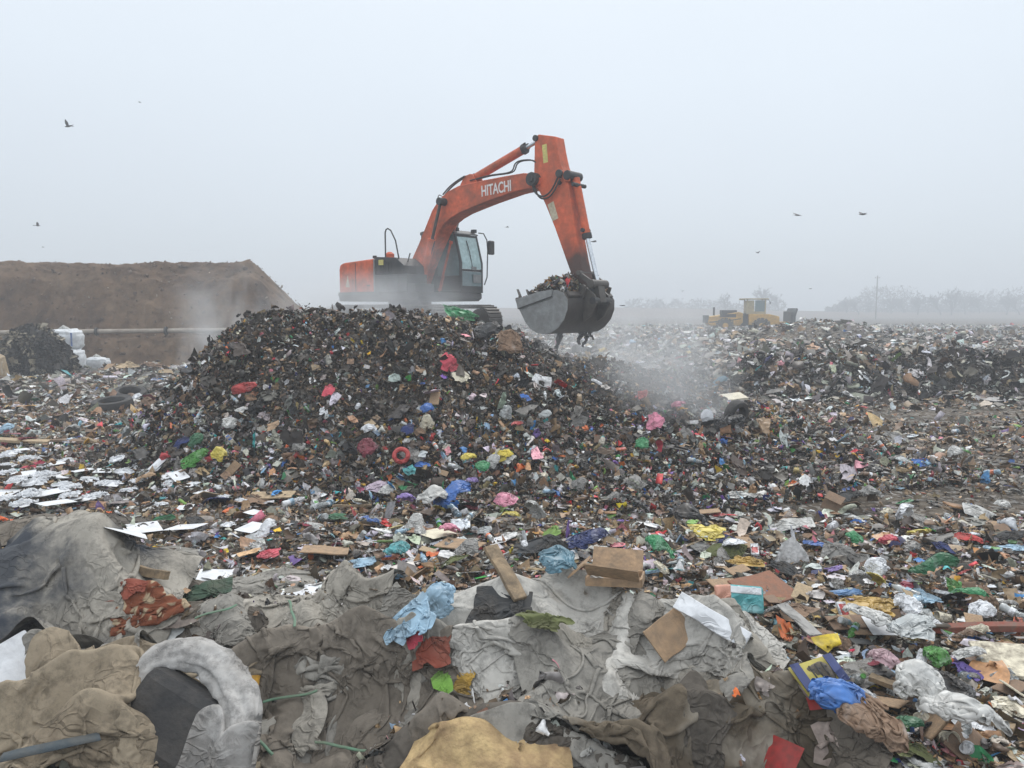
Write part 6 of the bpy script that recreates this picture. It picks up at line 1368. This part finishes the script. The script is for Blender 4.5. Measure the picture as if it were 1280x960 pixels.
bird(85,158,45,.80,.9,R(160),'large black bird with raised wings in the upper left sky',bank=.3)
bird(47,282,60,.62,.5,R(30),'black bird low in the left sky above the earth bank',bank=-.5); bird(54,309,90,.45,.3,R(10),'tiny black bird just above the earth bank'); bird(175,128,95,.55,.2,R(0),'tiny dark bird near the top left')
bird(742,302,45,.62,.12,R(20),'black bird gliding right of the excavator arm'); bird(778,382,48,.6,.1,R(15),'black bird low over the ground right of the bucket')
bird(853,364,85,.5,.6,R(60),'tiny black bird left of the compactor in the sky'); bird(947,316,75,.65,.5,R(30),'small dark bird high above the compactor')
bird(997,269,45,.72,.15,R(20),'left black bird of the gliding pair at the right',bank=.3); bird(1078,268,45,.72,.35,R(190),'right black bird of the gliding pair at the right',bank=-.2)
bird(1013,361,80,.5,.2,R(15),'tiny black bird over the heap right of the compactor'); bird(634,284,60,.5,.2,R(10),'pale gull gliding between the cab mirror and the arm','gull')

# ------------------------------------------------------------ steam and haze
def steam(name, c, rad, dens, seed, label, rz=0, lean=(0, 0), sc_=1.0):
    V0, F_, Ed = ico(3); o = npmesh(name, V0, F_, True); o.location = c; o.scale = rad; o.rotation_euler = (lean[0], lean[1], rz)
    m = bpy.data.materials.new('steam_%d' % seed); m.use_nodes = True; t = m.node_tree; t.nodes.clear(); out = N(t, 'ShaderNodeOutputMaterial'); v = N(t, 'ShaderNodeVolumePrincipled')
    v.inputs['Color'].default_value = (.93, .95, .97, 1); v.inputs['Anisotropy'].default_value = .2
    tc = N(t, 'ShaderNodeTexCoord'); ln = N(t, 'ShaderNodeVectorMath', operation='LENGTH'); t.links.new(tc.outputs['Object'], ln.inputs[0])
    fr_ = N(t, 'ShaderNodeMapRange'); fr_.interpolation_type = 'SMOOTHSTEP'; fr_.inputs[1].default_value = 1.0; fr_.inputs[2].default_value = .15; t.links.new(ln.outputs['Value'], fr_.inputs[0])
    g = N(t, 'ShaderNodeNewGeometry'); mp = N(t, 'ShaderNodeMapping'); mp.inputs['Location'].default_value = (seed*3.1, seed*1.7, 0); mp.inputs['Scale'].default_value = (1, 1, .7); t.links.new(g.outputs['Position'], mp.inputs[0])
    nz = N(t, 'ShaderNodeTexNoise'); nz.inputs['Scale'].default_value = .8*sc_; nz.inputs['Detail'].default_value = 4; nz.inputs['Distortion'].default_value = .8; t.links.new(mp.outputs[0], nz.inputs['Vector'])
    nr = N(t, 'ShaderNodeMapRange'); nr.interpolation_type = 'SMOOTHSTEP'; nr.inputs[1].default_value = .36; nr.inputs[2].default_value = .68; t.links.new(nz.outputs[0], nr.inputs[0])
    m1 = N(t, 'ShaderNodeMath', operation='MULTIPLY'); t.links.new(fr_.outputs[0], m1.inputs[0]); t.links.new(nr.outputs[0], m1.inputs[1])
    m2 = N(t, 'ShaderNodeMath', operation='MULTIPLY'); m2.inputs[1].default_value = dens; t.links.new(m1.outputs[0], m2.inputs[0]); t.links.new(m2.outputs[0], v.inputs['Density'])
    t.links.new(v.outputs[0], out.inputs['Volume']); o.data.materials.append(m); return tag(o, label, 'steam', kind='stuff')
def pxw(px, py, Y):
    a = (px-640)/FPX; b = (480-py)/FPX; return ((px-640)/FPX*Y/(math.cos(PITCH)+b*math.sin(PITCH)), Y, CZ+Y*(-math.sin(PITCH)+b*math.cos(PITCH))/(math.cos(PITCH)+b*math.sin(PITCH)))
steam('steam_plume', pxw(838, 485, 13.4), (1.7, 1.3, 2.0), .8, 1, 'pale steam plume rising from the right flank of the pile', lean=(0, R(-14)), sc_=1.3)
steam('steam_plume', pxw(770, 435, 22.5), (3.4, 1.8, 1.5), .5, 2, 'thin steam drifting under the bucket behind the pile')
steam('steam_plume', pxw(305, 400, 22), (2.6, 2.0, 1.9), .55, 3, 'steam drifting between the earth bank and the pile', lean=(0, R(25)))
steam('steam_plume', pxw(470, 378, 19.5), (3.2, 1.8, 1.0), .75, 4, 'steam hanging low around the excavator house and tracks')
steam('steam_plume', pxw(545, 345, 20.2), (1.1, .7, 1.2), .9, 5, 'wisp of steam rising in front of the boom foot')
steam('steam_plume', pxw(250, 440, 19), (.7, .8, 1.0), .9, 6, 'small dense wisp of steam left of the pile crest', sc_=1.5)
steam('steam_plume', pxw(680, 470, 14.5), (2.4, 1.0, 1.2), .45, 7, 'faint steam over the right part of the pile face', sc_=1.6)
hz = MB(); hz.box((60, 390, 9.2), (1700, 900, 22.4)); ho = hz.build('haze', None); ho.data.materials.clear()
m = bpy.data.materials.new('fog_air'); m.use_nodes = True; t = m.node_tree; t.nodes.clear(); out = N(t, 'ShaderNodeOutputMaterial'); v = N(t, 'ShaderNodeVolumePrincipled')
v.inputs['Color'].default_value = (.84, .885, .935, 1); v.inputs['Density'].default_value = .0042; v.inputs['Anisotropy'].default_value = .0
t.links.new(v.outputs[0], out.inputs['Volume']); ho.data.materials.append(m); tag(ho, kind='stuff')
